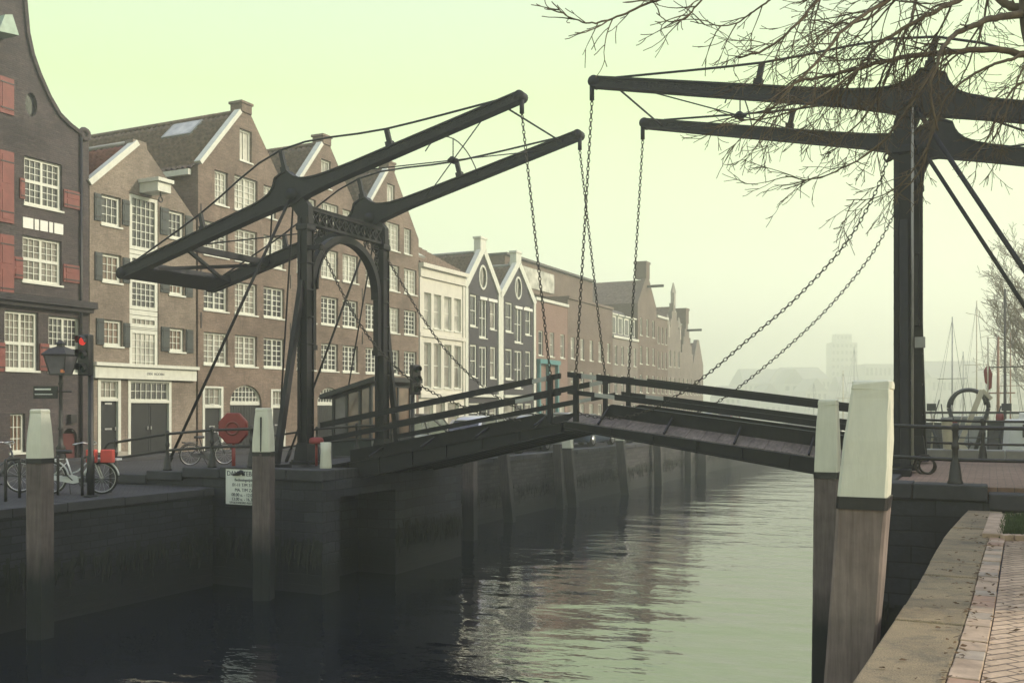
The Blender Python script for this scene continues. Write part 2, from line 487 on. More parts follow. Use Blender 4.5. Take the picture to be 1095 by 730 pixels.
# ------------------------------------------------------------------ world, sun, air, camera
SUN_AZ, SUN_EL = R(-4), R(25)          # azimuth from the camera's right hand side
sd = Vector((CT, ST, 0)) * cos(SUN_AZ) + Vector((-ST, CT, 0)) * sin(SUN_AZ)
sun_dir = Vector((sd.x * cos(SUN_EL), sd.y * cos(SUN_EL), sin(SUN_EL)))
w = bpy.data.worlds.new('World'); scene.world = w; w.use_nodes = True
nt = w.node_tree; nt.nodes.clear()
wo = nt.nodes.new('ShaderNodeOutputWorld'); bg = nt.nodes.new('ShaderNodeBackground')
sky = nt.nodes.new('ShaderNodeTexSky'); sky.sky_type = 'NISHITA'; sky.sun_disc = False
sky.sun_elevation = SUN_EL; sky.sun_rotation = atan2(sun_dir.x, sun_dir.y)
sky.dust_density = 4; sky.air_density = 1
tc = nt.nodes.new('ShaderNodeTexCoord'); sp = nt.nodes.new('ShaderNodeSeparateXYZ')
nt.links.new(tc.outputs['Generated'], sp.inputs[0])
veil = ramp(nt, sp.outputs[2], [(0.0, (1.45,1.40,1.10)), (.08, (1.18,1.18,.88)), (.17, (.87,.98,.60)), (.30, (.70,.92,.40)), (.42, (.62,.74,.56)), (.7, (.54,.58,.80)), (1.0, (.50,.54,.88))])
vs = nt.nodes.new('ShaderNodeVectorMath'); vs.operation = 'SCALE'; vs.inputs['Scale'].default_value = 10.0
nt.links.new(veil.outputs[0], vs.inputs[0])
mx = nt.nodes.new('ShaderNodeMix'); mx.data_type = 'RGBA'; mx.inputs[0].default_value = .88
nt.links.new(sky.outputs[0], mx.inputs[6]); nt.links.new(vs.outputs[0], mx.inputs[7])
nt.links.new(mx.outputs[2], bg.inputs['Color']); bg.inputs['Strength'].default_value = .1
nt.links.new(bg.outputs[0], wo.inputs[0])

sl = bpy.data.lights.new('sun', 'SUN'); sl.energy = 2.9; sl.angle = R(.9); sl.color = (1.0, .88, .70)
so = bpy.data.objects.new('sun', sl); COL.objects.link(so)
so.rotation_euler = sun_dir.to_track_quat('Z', 'Y').to_euler()

cam = bpy.data.cameras.new('camera'); co = bpy.data.objects.new('camera', cam); COL.objects.link(co)
co.location = (0, 0, EYE); co.rotation_euler = (pi/2, 0, TH)
cam.sensor_width = 36; cam.lens = 36 * F / 1095; cam.shift_y = (HY - 365) / 1095
cam.clip_start = .1; cam.clip_end = 5000
scene.camera = co

hm = bpy.data.materials.new('morning_mist'); hm.use_nodes = True
nt = hm.node_tree; nt.nodes.clear()
ho = nt.nodes.new('ShaderNodeOutputMaterial'); pv = nt.nodes.new('ShaderNodeVolumePrincipled')
pv.inputs['Color'].default_value = (.995,1.0,.91,1); pv.inputs['Density'].default_value = .0034; pv.inputs['Anisotropy'].default_value = .66
nt.links.new(pv.outputs[0], ho.inputs['Volume'])
mb = MB(); mb.box(-620, 620, -90, 900, -3.5, 62)
hz = mb.build('haze', hm); tag(hz, kind='stuff')

# ------------------------------------------------------------------ water, ground
XL, XR = -15.4, -.58                   # canal walls
ZS, ZQ = 2.12, 2.5                     # street on the far side, quay on this side
mb = MB(); mb.quad((-1500,-1500,0), (1500,-1500,0), (1500,1500,0), (-1500,1500,0))
tag(mb.build('water', M['water']), kind='structure')
mb = MB(); mb.box(-300, XL-.42, -60, 118, -1.5, ZS)
tag(mb.build('street', M['street']), kind='structure')
mb = MB(); mb.box(-27.45, -25.9, -50, 112, ZS+.004, ZS+.12)
tag(mb.build('pavement', M['copedark']), kind='structure')
mb = MB(); mb.box(-24.5, -19.2, 25, 112, ZS+.002, ZS+.006)
tag(mb.build('road', M['asphalt']), kind='structure')

def quay_wall(label, x0, x1, y0, y1, ztop, m, mc, step=1.2):
    t = thing('quay_wall', label, 'quay wall', (0,0,0))
    a = MB(); a.box(x0, x1, y0, y1, -1.2, ztop-.16); a.build('wall', m, t)
    c = MB(); y = y0; r = random.Random(3)
    while y < y1 - .01:
        L = min(step * r.uniform(.8, 1.2), y1 - y)
        c.box(x0 + r.uniform(0,.01), x1 + .05 + r.uniform(-.012,.012), y + .006, y + L - .006, ztop-.16, ztop + r.uniform(.0,.02)); y += L
    bevel(c.build('coping', mc, t), .015, 2)
    return t
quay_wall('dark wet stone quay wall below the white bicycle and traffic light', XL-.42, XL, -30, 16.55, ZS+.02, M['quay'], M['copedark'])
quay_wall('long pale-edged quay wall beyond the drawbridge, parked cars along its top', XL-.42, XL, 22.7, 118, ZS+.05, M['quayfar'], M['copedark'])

# abutment on the far side
t = thing('bridge_abutment', 'dark stone bridge abutment carrying the white opening-hours sign', 'bridge abutment', (0,0,0))
mb = MB()
mb.prism([(-13.6,-1.2),(-13.6,2.36),(-15.9,2.34),(-19,2.14),(-22.5,1.9),(-22.5,-1.2)], 'y', 16.7, 22.65)
mb.box(-13.598,-12.55, 16.7, 17.3, -1.2, 2.36); mb.box(-13.598,-12.55, 19.5, 22.65, -1.2, 2.36)
mb.box(-13.598,-12.55, 17.302, 19.498, 2.0, 2.36)
mb.build('wall', M['abut'], t)
mb = MB()
for i,(xa,xb,za,zb) in enumerate(((-13.45,-12.5,2.36,2.6),(-15.3,-13.46,2.36,2.6),(-16.4,-15.31,2.34,2.56),(-17.5,-16.41,2.25,2.46),(-18.6,-17.51,2.15,2.36),(-19.7,-18.61,2.0,2.24))):
    mb.box(xa, xb-.01, 16.64, 17.1, za+.002, zb); mb.box(xa, xb-.01, 22.3, 22.71, za+.002, zb)
bevel(mb.build('coping', M['copedark'], t), .02)
mb = MB(); mb.prism([(-12.62,2.365),(-12.62,2.57),(-15.9,2.54),(-19,2.25),(-24.5,2.128),(-24.5,2.1),(-19,2.145),(-15.9,2.345)], 'y', 17.1, 22.3)
tag(mb.build('road', M['street']), kind='structure')

# quay on this side
outer = [on_z(917,730,ZQ), on_z(978,637,ZQ), on_z(1014,572,ZQ), on_z(1046,536.5,ZQ)]
inner = [on_z(1009.5,730,ZQ), on_z(1034,658,ZQ), on_z(1057,576,ZQ), on_z(1077,537.5,ZQ)]
o0 = outer[0] + (outer[0]-outer[1]).normalized(); i0 = inner[0] + (inner[0]-inner[1]).normalized()
outer = [outer[0]+(o0-outer[0])*k_ for k_ in (14,10,7,4.5,2.5)] + outer; inner = [inner[0]+(i0-inner[0])*k_ for k_ in (14,10,7,4.5,2.5)] + inner
border = [Vector((p.x + .16, p.y, p.z)) for p in inner]
t = thing('quay_wall', 'worn sunlit stone coping and quay wall beside the brick pavement', 'quay wall', (0,0,0))
mb = MB()
pl = [(p.x, p.y) for p in outer] + [(p.x, p.y) for p in reversed(inner)]
mb.prism([(p[0] - .0, p[1]) for p in pl], 'z', -1.2, ZQ-.2)
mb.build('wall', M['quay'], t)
mb = MB(); r5 = random.Random(11)
ps_o, ps_i = smooth_path(outer, 8), smooth_path(inner, 8)
def cut(path, y):
    for a, b in zip(path, path[1:]):
        if a.y <= y <= b.y or b.y <= y <= a.y:
            return a.lerp(b, (y - a.y) / ((b.y - a.y) or 1))
    return (path[0] if abs(path[0].y-y) < abs(path[-1].y-y) else path[-1]).copy()
y = -8.0
cuts = [-8,-6.6,-5.2,-3.7,-2.2,-.8,.7,2.1,3.5,4.75,6.05,7.0,7.55,8.3,9.0,9.75,10.6,11.5,12.6,13.7,14.8]
for a, b in zip(cuts, cuts[1:]):
    g = .008
    A, B = cut(ps_o, a+g), cut(ps_o, b-g); C_, D = cut(ps_i, b-g), cut(ps_i, a+g)
    dz = r5.uniform(-.012,.008); k = r5.uniform(-.02,.02)
    A.x += k*.4; B.x += k*.4
    mb.prism([(A.x-.03,A.y),(B.x-.03,B.y),(C_.x,C_.y),(D.x,D.y)], 'z', ZQ-.2, ZQ+dz)
bevel(mb.build('coping', M['cope'], t), .012, 2)
mb = MB()
mb.prism([(p.x+.004,p.y) for p in inner] + [(p.x,p.y) for p in reversed(border)], 'z', ZQ-.15, ZQ-.03)
tag(mb.build('pavement', M['copedark']), kind='structure')
t = thing('brick_border', 'single row of pale bricks laid along the stone coping', 'brick border', (0,0,ZQ))
mb = MB(); bl = resample(ps_i, .232)
for a, b in zip(bl, bl[1:]):
    if b.y < 1 or a.y > 14.6: continue
    d = (b-a).normalized(); q = Vector((d.y,-d.x,0)); z = r5.uniform(-.006,.003); j = r5.uniform(-.006,.006)
    mb.bar(a + d*.005 + q*(.080+j*.5) + Vector((0,0,z-.05)), b - d*.005 + q*(.080+j*.5) + Vector((0,0,z-.05)), .15, .1) if mb.mat(r5.choice([M['border'],M['border'],M['border2'],M['border3']])) else None
bevel(mb.build('bricks', None, t), .006)
mb = MB()
mb.prism([(p.x+.002,p.y) for p in border] + [(60,14.8),(60,-30)], 'z', -.5, ZQ-.016)
tag(mb.build('pavement', M['pave']), kind='structure')
# grass bed with brick edging by the abutment
g0, g1, g2, g3 = on_z(1068,575,ZQ), on_z(1150,575,ZQ), on_z(1150,553,ZQ), on_z(1073,553,ZQ)
mb = MB(); mb.prism([(p.x,p.y) for p in (g0,g1,g2,g3)], 'z', ZQ-.05, ZQ+.02); rg = random.Random(5)
for i in range(5200):
    a, b = rg.random(), rg.random()
    p = g0.lerp(g1, a).lerp(g3.lerp(g2, a), b); h = rg.uniform(.03,.085); an = rg.random()*pi
    dx, dy = cos(an)*.006, sin(an)*.006; lx, ly = rg.uniform(-.03,.03), rg.uniform(-.03,.03)
    mb.add([(p.x-dx,p.y-dy,ZQ+.015),(p.x+dx,p.y+dy,ZQ+.015),(p.x+lx,p.y+ly,ZQ+.015+h)], [(0,1,2)])
tag(mb.build('grass', M['grass']), kind='stuff')
t = thing('bed_edging', 'row of edging bricks around the small grass bed', 'edging', g0)
mb = MB()
for a, b in ((g0,g1),(g0,g3)):
    n = int((b-a).length/.11)
    for i in range(n):
        p = a.lerp(b,(i+.5)/n); d = (b-a).normalized(); q = Vector((d.y,-d.x,0))
        if a is g0 and b is g3: q = -q
        mb.bar(p - d*.05 + q*.06 + Vector((0,0,0)), p + d*.05 + q*.06 + Vector((0,0,rg.uniform(0,.01))), .2 if b is g3 else .1, .09)
bevel(mb.build('bricks', M['border'], t), .008)

# abutment and road on this side
t = thing('bridge_abutment', 'dark stone bridge abutment beneath the black columns, behind the coping', 'bridge abutment', (0,0,0))
mb = MB(); mb.box(-1.72, -.02, 14.9, 23.2, -1.2, 2.62); mb.box(-.018, 60, 14.95, 23.2, -1.2, 2.5)
mb.build('wall', M['abut'], t)
mb = MB()
mb.box(-1.76, -1.0, 14.86, 15.5, 2.622, 2.84); mb.box(-.99, -.04, 14.86, 15.3, 2.622, 2.84)
bevel(mb.build('coping', M['copedark'], t), .02)
mb = MB()
for i in range(12): mb.box(-.03 + i*1.1, 1.06 + i*1.1, 14.9, 15.3, 2.502, 2.73)
bevel(mb.build('coping', M['copedark'], t), .02)
mb = MB(); mb.box(-1.76,-1.3, 15.51, 23.1, 2.622, 2.83)
bevel(mb.build('coping', M['copedark'], t), .02)
mb = MB(); mb.box(-1.29, 60, 15.31, 23.0, 2.4, 2.79)
tag(mb.build('road', M['road']), kind='structure')
t = thing('parapet', 'low grey concrete kerb wall along the far edge of the brick road', 'parapet', (0,0,0))
mb = MB(); x = -1.7
while x < 30: mb.box(x, x+1.96, 22.75, 23.15, 2.7, 3.02); x += 1.97
bevel(mb.build('blocks', M['concrete'], t), .02)
mb = MB(); mb.box(5.2, 300, 23.3, 330, -1, 2.3)
tag(mb.build('ground', M['bank']), kind='structure')
mb = MB(); mb.box(-610, 610, 405, 880, -1, 1.6)
tag(mb.build('terrain', M['bank']), kind='structure')

# fallen leaves blown along the coping and the bricks
rl_ = random.Random(31); mb = MB()
for i in range(420):
    y = rl_.uniform(4.2, 14.2); c = cut(ps_i, y); o = cut(ps_o, y)
    x = c.x + abs(rl_.gauss(0,.5)) if rl_.random() < .6 else (rl_.uniform(o.x+.05, c.x) if rl_.random() < .6 else c.x + rl_.uniform(-.03,.05))
    p = Vector((x, y, ZQ + .012)); a = rl_.random()*2*pi; s_ = rl_.uniform(.012,.03); u = Vector((cos(a),sin(a),rl_.uniform(-.3,.3))); v = Vector((-sin(a),cos(a),rl_.uniform(-.3,.3)))
    mb.add([p-u*s_, p-v*s_*.5+Vector((0,0,.006)), p+u*s_, p+v*s_*.5], [(0,1,2,3)])
tag(mb.build('leaves', M['leaf']), kind='stuff')
# weed hanging along the tide mark of the walls
mb = MB(); rl_ = random.Random(8)
def weed(x0, y0, x1, y1, nx, ny, n):
    for i in range(n):
        f = rl_.random(); z = 1.05 + rl_.gauss(0,.10); L = rl_.uniform(.15,.55); w_ = rl_.uniform(.02,.07)
        p = Vector((x0+(x1-x0)*f+nx*.02, y0+(y1-y0)*f+ny*.02, z)); d = Vector((y1-y0,0,0)) if False else Vector((x1-x0,y1-y0,0)).normalized()
        mb.add([p-d*w_, p+d*w_, p+d*w_*.6+Vector((nx*.03,ny*.03,-L*.7)), p+Vector((nx*.02,ny*.02,-L)), p-d*w_*.7+Vector((nx*.03,ny*.03,-L*.6))], [(0,1,2,3,4)])
weed(XL,2,XL,16.5,1,0,420); weed(XL,22.7,XL,75,1,0,900); weed(-15.4,16.7,-12.55,16.7,0,-1,120); weed(-12.55,19.5,-12.55,22.6,1,0,140); weed(-1.7,14.9,-.6,14.9,0,-1,50)
tag(mb.build('weeds', M['weed']), kind='stuff')
# ------------------------------------------------------------------ houses on the far side
XF = -27.5
def fy(px): return on_x(px, HY, XF).y
def fz(px, py): return on_x(px, py, XF).z
PANES = [M['pane']]*5 + [M['pane2']]*2 + [M['pane4']]*2 + [M['pane3']]
rw = random.Random(21)

def facade(parent, outline, holes, m, x=XF, depth=.16, thick=9.0, name='wall', side=True):
    """outline: (y, z) loop; holes: (y0, y1, z0, z1) or loops; front at x, openings lined depth deep"""
    loops = [[Vector((p[0], p[1], 0)) for p in outline]]
    hl = []
    for h in holes:
        L = [(h[0],h[2]),(h[1],h[2]),(h[1],h[3]),(h[0],h[3])] if len(h) == 4 and not isinstance(h[0], tuple) else list(h)
        hl.append(L); loops.append([Vector((p[0], p[1], 0)) for p in L])
    flat = [p for L in loops for p in L]
    mb = MB()
    tris = []
    for tr in tessellate_polygon(loops):
        a, b, c = (flat[i] for i in tr)
        ar = (b.x-a.x)*(c.y-a.y) - (c.x-a.x)*(b.y-a.y)
        tris.append(tuple(tr) if ar > 0 else tuple(reversed(tr)))
    mb.add([(x, p.x, p.y) for p in flat], tris)
    for L in hl:
        n = len(L)
        for i in range(n):
            a, b = L[i], L[(i+1) % n]
            mb.quad((x,a[0],a[1]), (x-depth,a[0],a[1]), (x-depth,b[0],b[1]), (x,b[0],b[1]))
    n = len(outline)
    if side:
        for i in range(n):
            a, b = outline[i], outline[(i+1) % n]
            T = thick if abs(a[0]-b[0]) < .02 and abs(a[1]-b[1]) > 3 else .4
            mb.quad((x,a[0],a[1]), (x,b[0],b[1]), (x-T,b[0],b[1]), (x-T,a[0],a[1]))
    return mb.build(name, m, parent)

def window(parent, y0, y1, z0, z1, leaves=2, cols=2, rows=4, x=XF, rec=.10, fr=.07, bar=.024, pane=None, m=None, sill=True, tr=0, back=.035, arch=False, name='window'):
    m = m or M['white']
    mb = MB(); xo = x - rec; xi = xo - .07
    zb = z0 + (.06 if sill else 0)
    mb.box(xi, xo, y0, y0+fr, zb, z1); mb.box(xi, xo, y1-fr, y1, zb, z1)
    mb.box(xi, xo-.002, y0+fr, y1-fr, z1-fr, z1); mb.box(xi, xo-.002, y0+fr, y1-fr, zb, zb+fr)
    ia, ib, za, zt = y0+fr, y1-fr, zb+fr, z1-fr
    secs = [(za, zt, rows)]
    if tr:
        zm = zt - (zt-za)*tr
        mb.box(xi, xo-.004, ia, ib, zm-.05, zm+.05)
        r1 = max(1, round(rows*tr)); secs = [(za, zm-.05, max(1, rows-r1)), (zm+.05, zt, r1)]
    lw = (ib-ia)/leaves
    for l in range(1, leaves): mb.box(xi, xo-.006, ia+l*lw-.04, ia+l*lw+.04, za, zt)
    for (sa, sb, rr) in secs:
        for l in range(leaves):
            la, lb = ia+l*lw+(.04 if l else 0), ia+(l+1)*lw-(.04 if l < leaves-1 else 0)
            for c in range(1, cols): yy = la+(lb-la)*c/cols; mb.box(xi+.02, xo-.02, yy-bar/2, yy+bar/2, sa, sb)
            for r_ in range(1, rr): zz = sa+(sb-sa)*r_/rr; mb.box(xi+.022, xo-.022, la, lb, zz-bar/2, zz+bar/2)
    o = mb.build(name, m, parent)
    p = MB(); p.quad((xi+.012,ia-.01,za-.01), (xi+.012,ib+.01,za-.01), (xi+.012,ib+.01,zt+.01), (xi+.012,ia-.01,zt+.01))
    p.build('pane', pane or rw.choice(PANES), o)
    if sill:
        s = MB(); s.box(xi-.02, x+.05, y0-.05, y1+.05, z0-.005, z0+.058); s.build('sill', M['white'], o)
    return o

def wpx(px0, px1, pt, pb):
    """pixel rectangle (top and bottom given at its left edge) to y0, y1, z0, z1 on the house front"""
    return fy(px0), fy(px1), fz(px0, pb), fz(px0, pt)

def shutter(parent, y0, y1, z0, z1, m, x=XF, panels=2, hinge=None):
    mb = MB(); mb.box(x+.012, x+.05, y0, y1, z0, z1)
    n = panels; w_ = (y1-y0)*.16; h = (z1-z0)/n
    for i in range(n): mb.box(x+.05, x+.062, y0+w_, y1-w_, z0+i*h+h*.1, z0+(i+1)*h-h*.1)
    o = mb.build('shutter', m, parent)
    k = MB()
    ya = hinge if hinge is not None else y0
    pass
    for zz in (z0+(z1-z0)*.15, z1-(z1-z0)*.15):
        k = MB(); k.box(x+.062, x+.075, y0+.02, y1-.02, zz-.02, zz+.02); k.build('hinge', M['black'], o)
    return o

def pantiles(parent, ea, eb, ra, rb, m, tw=.28, th=.36, name='roof', amp=.05):
    """tiled slope: eave from ea to eb, ridge from ra to rb"""
    ea, eb, ra, rb = map(Vector, (ea, eb, ra, rb))
    L = (eb-ea).length; S = ((ra-ea).length + (rb-eb).length)/2
    nc, nr = max(2, round(L/tw)), max(2, round(S/th))
    nrm = (eb-ea).cross(ra-ea).normalized()
    if nrm.z < 0: nrm = -nrm
    mb = MB(); k = 4; W = nc*k + 1; vs, fs = [], []
    for r_ in range(nr):
        for (t, lift) in ((r_/nr, .045), ((r_+1)/nr, 0.0)):
            for i in range(W):
                u = i/(W-1)
                p = ea.lerp(eb, u).lerp(ra.lerp(rb, u), t)
                ph = (i % k)/k
                h = (amp, amp*.75, -amp*.6, -amp*.6)[i % k] + rw.uniform(-.006,.006)
                vs.append(p + nrm*(h + lift + .03))
    for row in range(2*nr - 1):
        for i in range(W-1):
            a = row*W + i
            fs.append((a, a+1, a+1+W, a+W))
    mb.add(vs, fs, True)
    return mb.build(name, m, parent)

def plank_roof(parent, pts, m, th=.12, name='roof'):
    """flat slope through four corners (a-b eave, c-d ridge)"""
    a, b, c, d = map(Vector, pts); n = (b-a).cross(d-a).normalized()
    if n.z < 0: n = -n
    mb = MB(); lo = [p - n*th for p in (a,b,c,d)]
    mb.add([a,b,c,d]+lo, [(0,1,2,3),(7,6,5,4),(0,4,5,1),(1,5,6,2),(2,6,7,3),(3,7,4,0)])
    return mb.build(name, m, parent)

def verge(parent, a, b, x=XF, w=.16, m=None, name='verge_board', out=.09, up=.12):
    """board along a sloping gable edge; a, b = (y, z)"""
    mb = MB(); d = Vector((0, b[0]-a[0], b[1]-a[1])).normalized(); n = Vector((0, -d.z, d.y))
    if n.z < 0: n = -n
    A, B = Vector((0,a[0],a[1])), Vector((0,b[0],b[1]))
    q = [A + n*up, B + n*up, B + n*(up-w), A + n*(up-w)]
    mb.prism([(p.y,p.z) for p in q], 'x', x-.22, x+out)
    return mb.build(name, m or M['white'], parent)

# ---------------- A: dark house with the bell gable and red shutters
ya = -3.0; yb_ = fy(95)
A = thing('gabled_house', 'dark brick house with curved bell gable and red shutters', 'house', (XF, 20, ZS))
yc = 19.6
right = [(95,488,0),(95,147,0),(96.5,143,0),(93,139.5,0),(88,143.5,0),(83,141,0),(74,134,0),(63,123,0),(52,104,0),(41,79,0),(34,59,0),(29,36,0),(27,14,0),(25.5,-4,0),(29,-6,0),(29,-12,0),(20,-30,0),(6,-48,0),(-8,-56,0)]
ro = [(fy(p[0]), fz(p[0], p[1])) for p in right]
ro[0] = (ro[0][0], ZS-.3)
yc = ro[-1][0]
lo = [(2*yc - p[0], p[1]) for p in ro[:-1]]
outl = ro + list(reversed(lo))
outl = [outl[i] for i in range(len(outl))]
A1 = wpx(26,66.5,166,219.5); A2 = wpx(24.3,66,251,302)
A3 = wpx(5,41,331,397); A4 = wpx(52,86,337,399); A5 = wpx(11,27,442,486)
door = (fy(66), fy(83), ZS, fz(66,462))
ov = [(fy(33.5)+.22*cos(2*pi*i/14), fz(33.5,112)+.38*sin(2*pi*i/14)) for i in range(14)]
arch = [(door[0],ZS),(door[1],ZS)] + [((door[0]+door[1])/2+(door[1]-door[0])/2*cos(pi*i/10), door[3]-.25+.38*sin(pi*i/10)) for i in range(11)]
loft = [(fy(-22), fy(-1.5), fz(-8,b), fz(-8,a)) for a, b in ((82,118),(162,236),(252,316))]
facade(A, outl, [A1,A2,A3,A4,A5,ov,arch]+loft, M['br_dark'], depth=.18)
mb = MB()
for (a, b) in zip(ro[4:], ro[5:]):
    mb.bar((XF-.1,a[0],a[1]+.02), (XF-.1,b[0],b[1]+.02), .36, .12)
for i in range(12): pass
c = ro[3]; mb.torus((XF+.02,fy(90),fz(90,144)), (1,0,0), .16, .09, 12, 8)
mb.build('gable_coping', M['br_dark'], A)
for W in (A1, A2): window(A, *W, leaves=2, cols=3, rows=6, tr=.5, fr=.09)
for W in (A3, A4):
    o = window(A, *W, leaves=2, cols=3, rows=7, tr=.55, fr=.09)
window(A, *A5, leaves=1, cols=3, rows=3)
op = MB(); op.prism([(p[0],p[1]) for p in ov], 'x', XF-.16, XF-.12); op.build('pane', M['pane'], A)
def sh(px0,px1,pt,pb,m,par=A): 
    a = wpx(px0,px1,pt,pb); return shutter(par, a[0]+.02, a[1]-.01, a[2], a[3], m)
sh(20,26,190,212,M['red']); sh(67,87,202,221,M['red']); sh(13.5,24,274,297,M['red']); sh(66.5,85,282,301,M['red'])
sh(-4,5,366,397,M['red']); sh(41.5,52,367,396,M['red']); sh(86.5,95,370,397,M['red'])
for L in loft:
    k = MB(); k.box(XF-.12, XF-.06, L[0]+.01, L[1]-.01, L[2]+.01, L[3]-.01); k.build('pane', M['pane'], A)
for (a, b) in ((81,120),(160,237),(250,318)):
    L = (fy(-1), fy(14), fz(0,b), fz(0,a)); shutter(A, L[0], L[1], L[2], L[3], M['red'], panels=2 if b-a > 50 else 1)
    shutter(A, fy(-36), fy(-22.5), L[2], L[3], M['red'])
d = MB(); d.box(XF-.17, XF-.11, door[0]+.02, door[1]-.02, ZS+.02, door[3]-.05); od = d.build('door', M['reddoor'], A)
k = MB(); k.box(XF-.11, XF-.07, door[1]-.14, door[1]-.1, ZS+1.0, ZS+1.14); k.build('handle', M['chrome'], od)
k = MB(); zc = fz(97,326); k.box(XF-.02, XF+.32, yc-3.4, fy(96)+.06, zc-.16, zc+.06); k.box(XF-.02, XF+.2, yc-3.4, fy(96), zc-.3, zc-.162); k.build('cornice', M['br_black'], A)
zz = [fz(24+i*9,236+i*2.1) for i in range(5)]
k = MB()
for p0, p1 in ((24,35),(36.5,41),(42.5,50.5),(52,56),(57.5,67)):
    z0 = fz(45,241.5); k.box(XF+.002, XF+.03, fy(p0), fy(p1), z0-.17, z0+.17)
k.build('plaque', M['plaque'], A)
k = MB(); k.prism([(fy(-18),fz(0,44)),(fy(4),fz(4,42)),(fy(-3),fz(-3,20)),(fy(-11),fz(-11,20))], 'x', XF+.01, XF+.7); k.build('hoist_hood', M['copper'], A)
k = MB(); k.tube([(XF+.06,fy(85.5),fz(85.5,147)),(XF+.06,fy(85.5),ZS)], .05, 8); k.build('drainpipe', M['black'], A)
k = MB(); k.box(XF-.02, XF+.05, yc-3.5, fy(95)-.02, ZS, fz(50,404)-.0); 
for (L) in (A5,): pass
zb = fz(80,404)
plank_roof(A, [(XF-.4,ro[1][0]-.1,ro[1][1]-.6),(XF-9,ro[1][0]-.1,ro[1][1]-.6),(XF-9,yc,ro[9][1]),(XF-.4,yc,ro[9][1])], M['tile'])
plank_roof(A, [(XF-.4,2*yc-ro[1][0]+.1,ro[1][1]-.6),(XF-9,2*yc-ro[1][0]+.1,ro[1][1]-.6),(XF-9,yc,ro[9][1]),(XF-.4,yc,ro[9][1])], M['tile'])
k = MB(); k.box(XF+.0, XF+.16, fy(75.5)-.12, fy(75.5)+.12, fz(75,452), fz(75,443)); k.build('door_lamp', M['black'], A)

# ---------------- B: narrow brown house with dark green shutters
B = thing('gabled_house', 'narrow yellow-brown brick house with tall central white window bay and dark shutters', 'house', (XF, 26, ZS))
y0, y1 = fy(95)+.03, fy(209.5)
ap = (fy(149.5), fz(149.5,155)); eL = (y0, fz(96,197)); eR = (y1, fz(204,229)-.2)
Bw = [wpx(108.5,129.5,207,241), wpx(109.5,130,270,302), wpx(111,131,341,371), wpx(180,197,224,255), wpx(181,197,287,316), wpx(181,197.5,350,377)]
bay = (fy(138.5), fy(169.5), fz(139,398), fz(139,206))
dr = (fy(104.5), fy(129), ZS, fz(105,403)); ga = (fy(136.8), fy(183), ZS, fz(137,406))
zcor = fz(105,404)
dr = (dr[0], dr[1], ZS, zcor-.02); ga = (ga[0], ga[1], ZS, zcor-.02)
facade(B, [(y0,ZS-.3),(y1,ZS-.3),eR,(ap[0]+.35,ap[1]-.1),(ap[0]+.3,ap[1]+.15),(ap[0]-.3,ap[1]+.15),(ap[0]-.35,ap[1]-.1),eL], Bw+[bay,dr,ga], M['br_brown'])
for i, W in enumerate(Bw): window(B, *W, leaves=1, cols=3, rows=3, fr=.1)
G = M['greendark']
for p in ((100,108,206,235),(130,138,213,240),(100.5,109,269,299),(130.5,138.5,275,302),(102,110.7,340,368),(131.3,138.5,345,371),(170.5,179.7,221,250),(197.3,205.5,230,257),(171,180.7,288,312),(197.3,205.5,292,317),(171.5,180.7,349,375),(198,206,352,377)):
    sh(*p, G, B)
# the central bay: stacked windows and panels
zt = [fz(139,py) for py in (206,262,268,303,326,335,346,391,398)]
h = bay[3]-bay[2]
def bz(f): return bay[3]-h*f
for (a, b, rows, c) in ((.0,.31,6,5),(.335,.47,3,5),(.47,.645,4,5),(.675,.745,1,5),(.755,.995,5,5)):
    window(B, bay[0]+.02, bay[1]-.02, bz(b), bz(a)-.02, leaves=1, cols=c, rows=rows, rec=.03, fr=.13, sill=False, bar=.03)
k = MB()
for (a, b) in ((-.0,.002),(.31,.335),(.47,.47),(.645,.675),(.745,.755)):
    if b-a > .005: k.box(XF-.12, XF-.035, bay[0]+.01, bay[1]-.01, bz(b)-.0, bz(a)-.02)
k.box(XF-.15, XF-.13, bay[0], bay[1], bay[2], bay[3])
k.build('bay_panel', M['white'], B)
k = MB(); k.box(XF+.01, XF+.9, fy(149), fy(163), bay[3]+.08, bay[3]+.42); k.box(XF+.01, XF+1.0, fy(147.5), fy(164.5), bay[3]+.422, bay[3]+.55)
k.build('hoist_hood', M['white'], B)
k = MB(); k.tube([(XF+.8,(bay[0]+bay[1])/2,bay[3]+.09),(XF+.8,(bay[0]+bay[1])/2,bay[3]-.1)], .03, 6); k.torus((XF+.8,(bay[0]+bay[1])/2,bay[3]-.2), (1,0,0), .09, .025, 12, 6); k.build('hook', M['iron'], B)
k = MB(); k.box(XF+.002, XF+.16, y0+.1, y1-.12, zcor, zcor+.42); k.box(XF+.002, XF+.27, y0+.06, y1-.08, zcor+.422, zcor+.54); k.build('cornice', M['white'], B)
text('DEN  HOORN', .13, (XF+.163, (y0+y1)/2+.3, zcor+.2), (pi/2,0,pi/2), B, M['ink'])
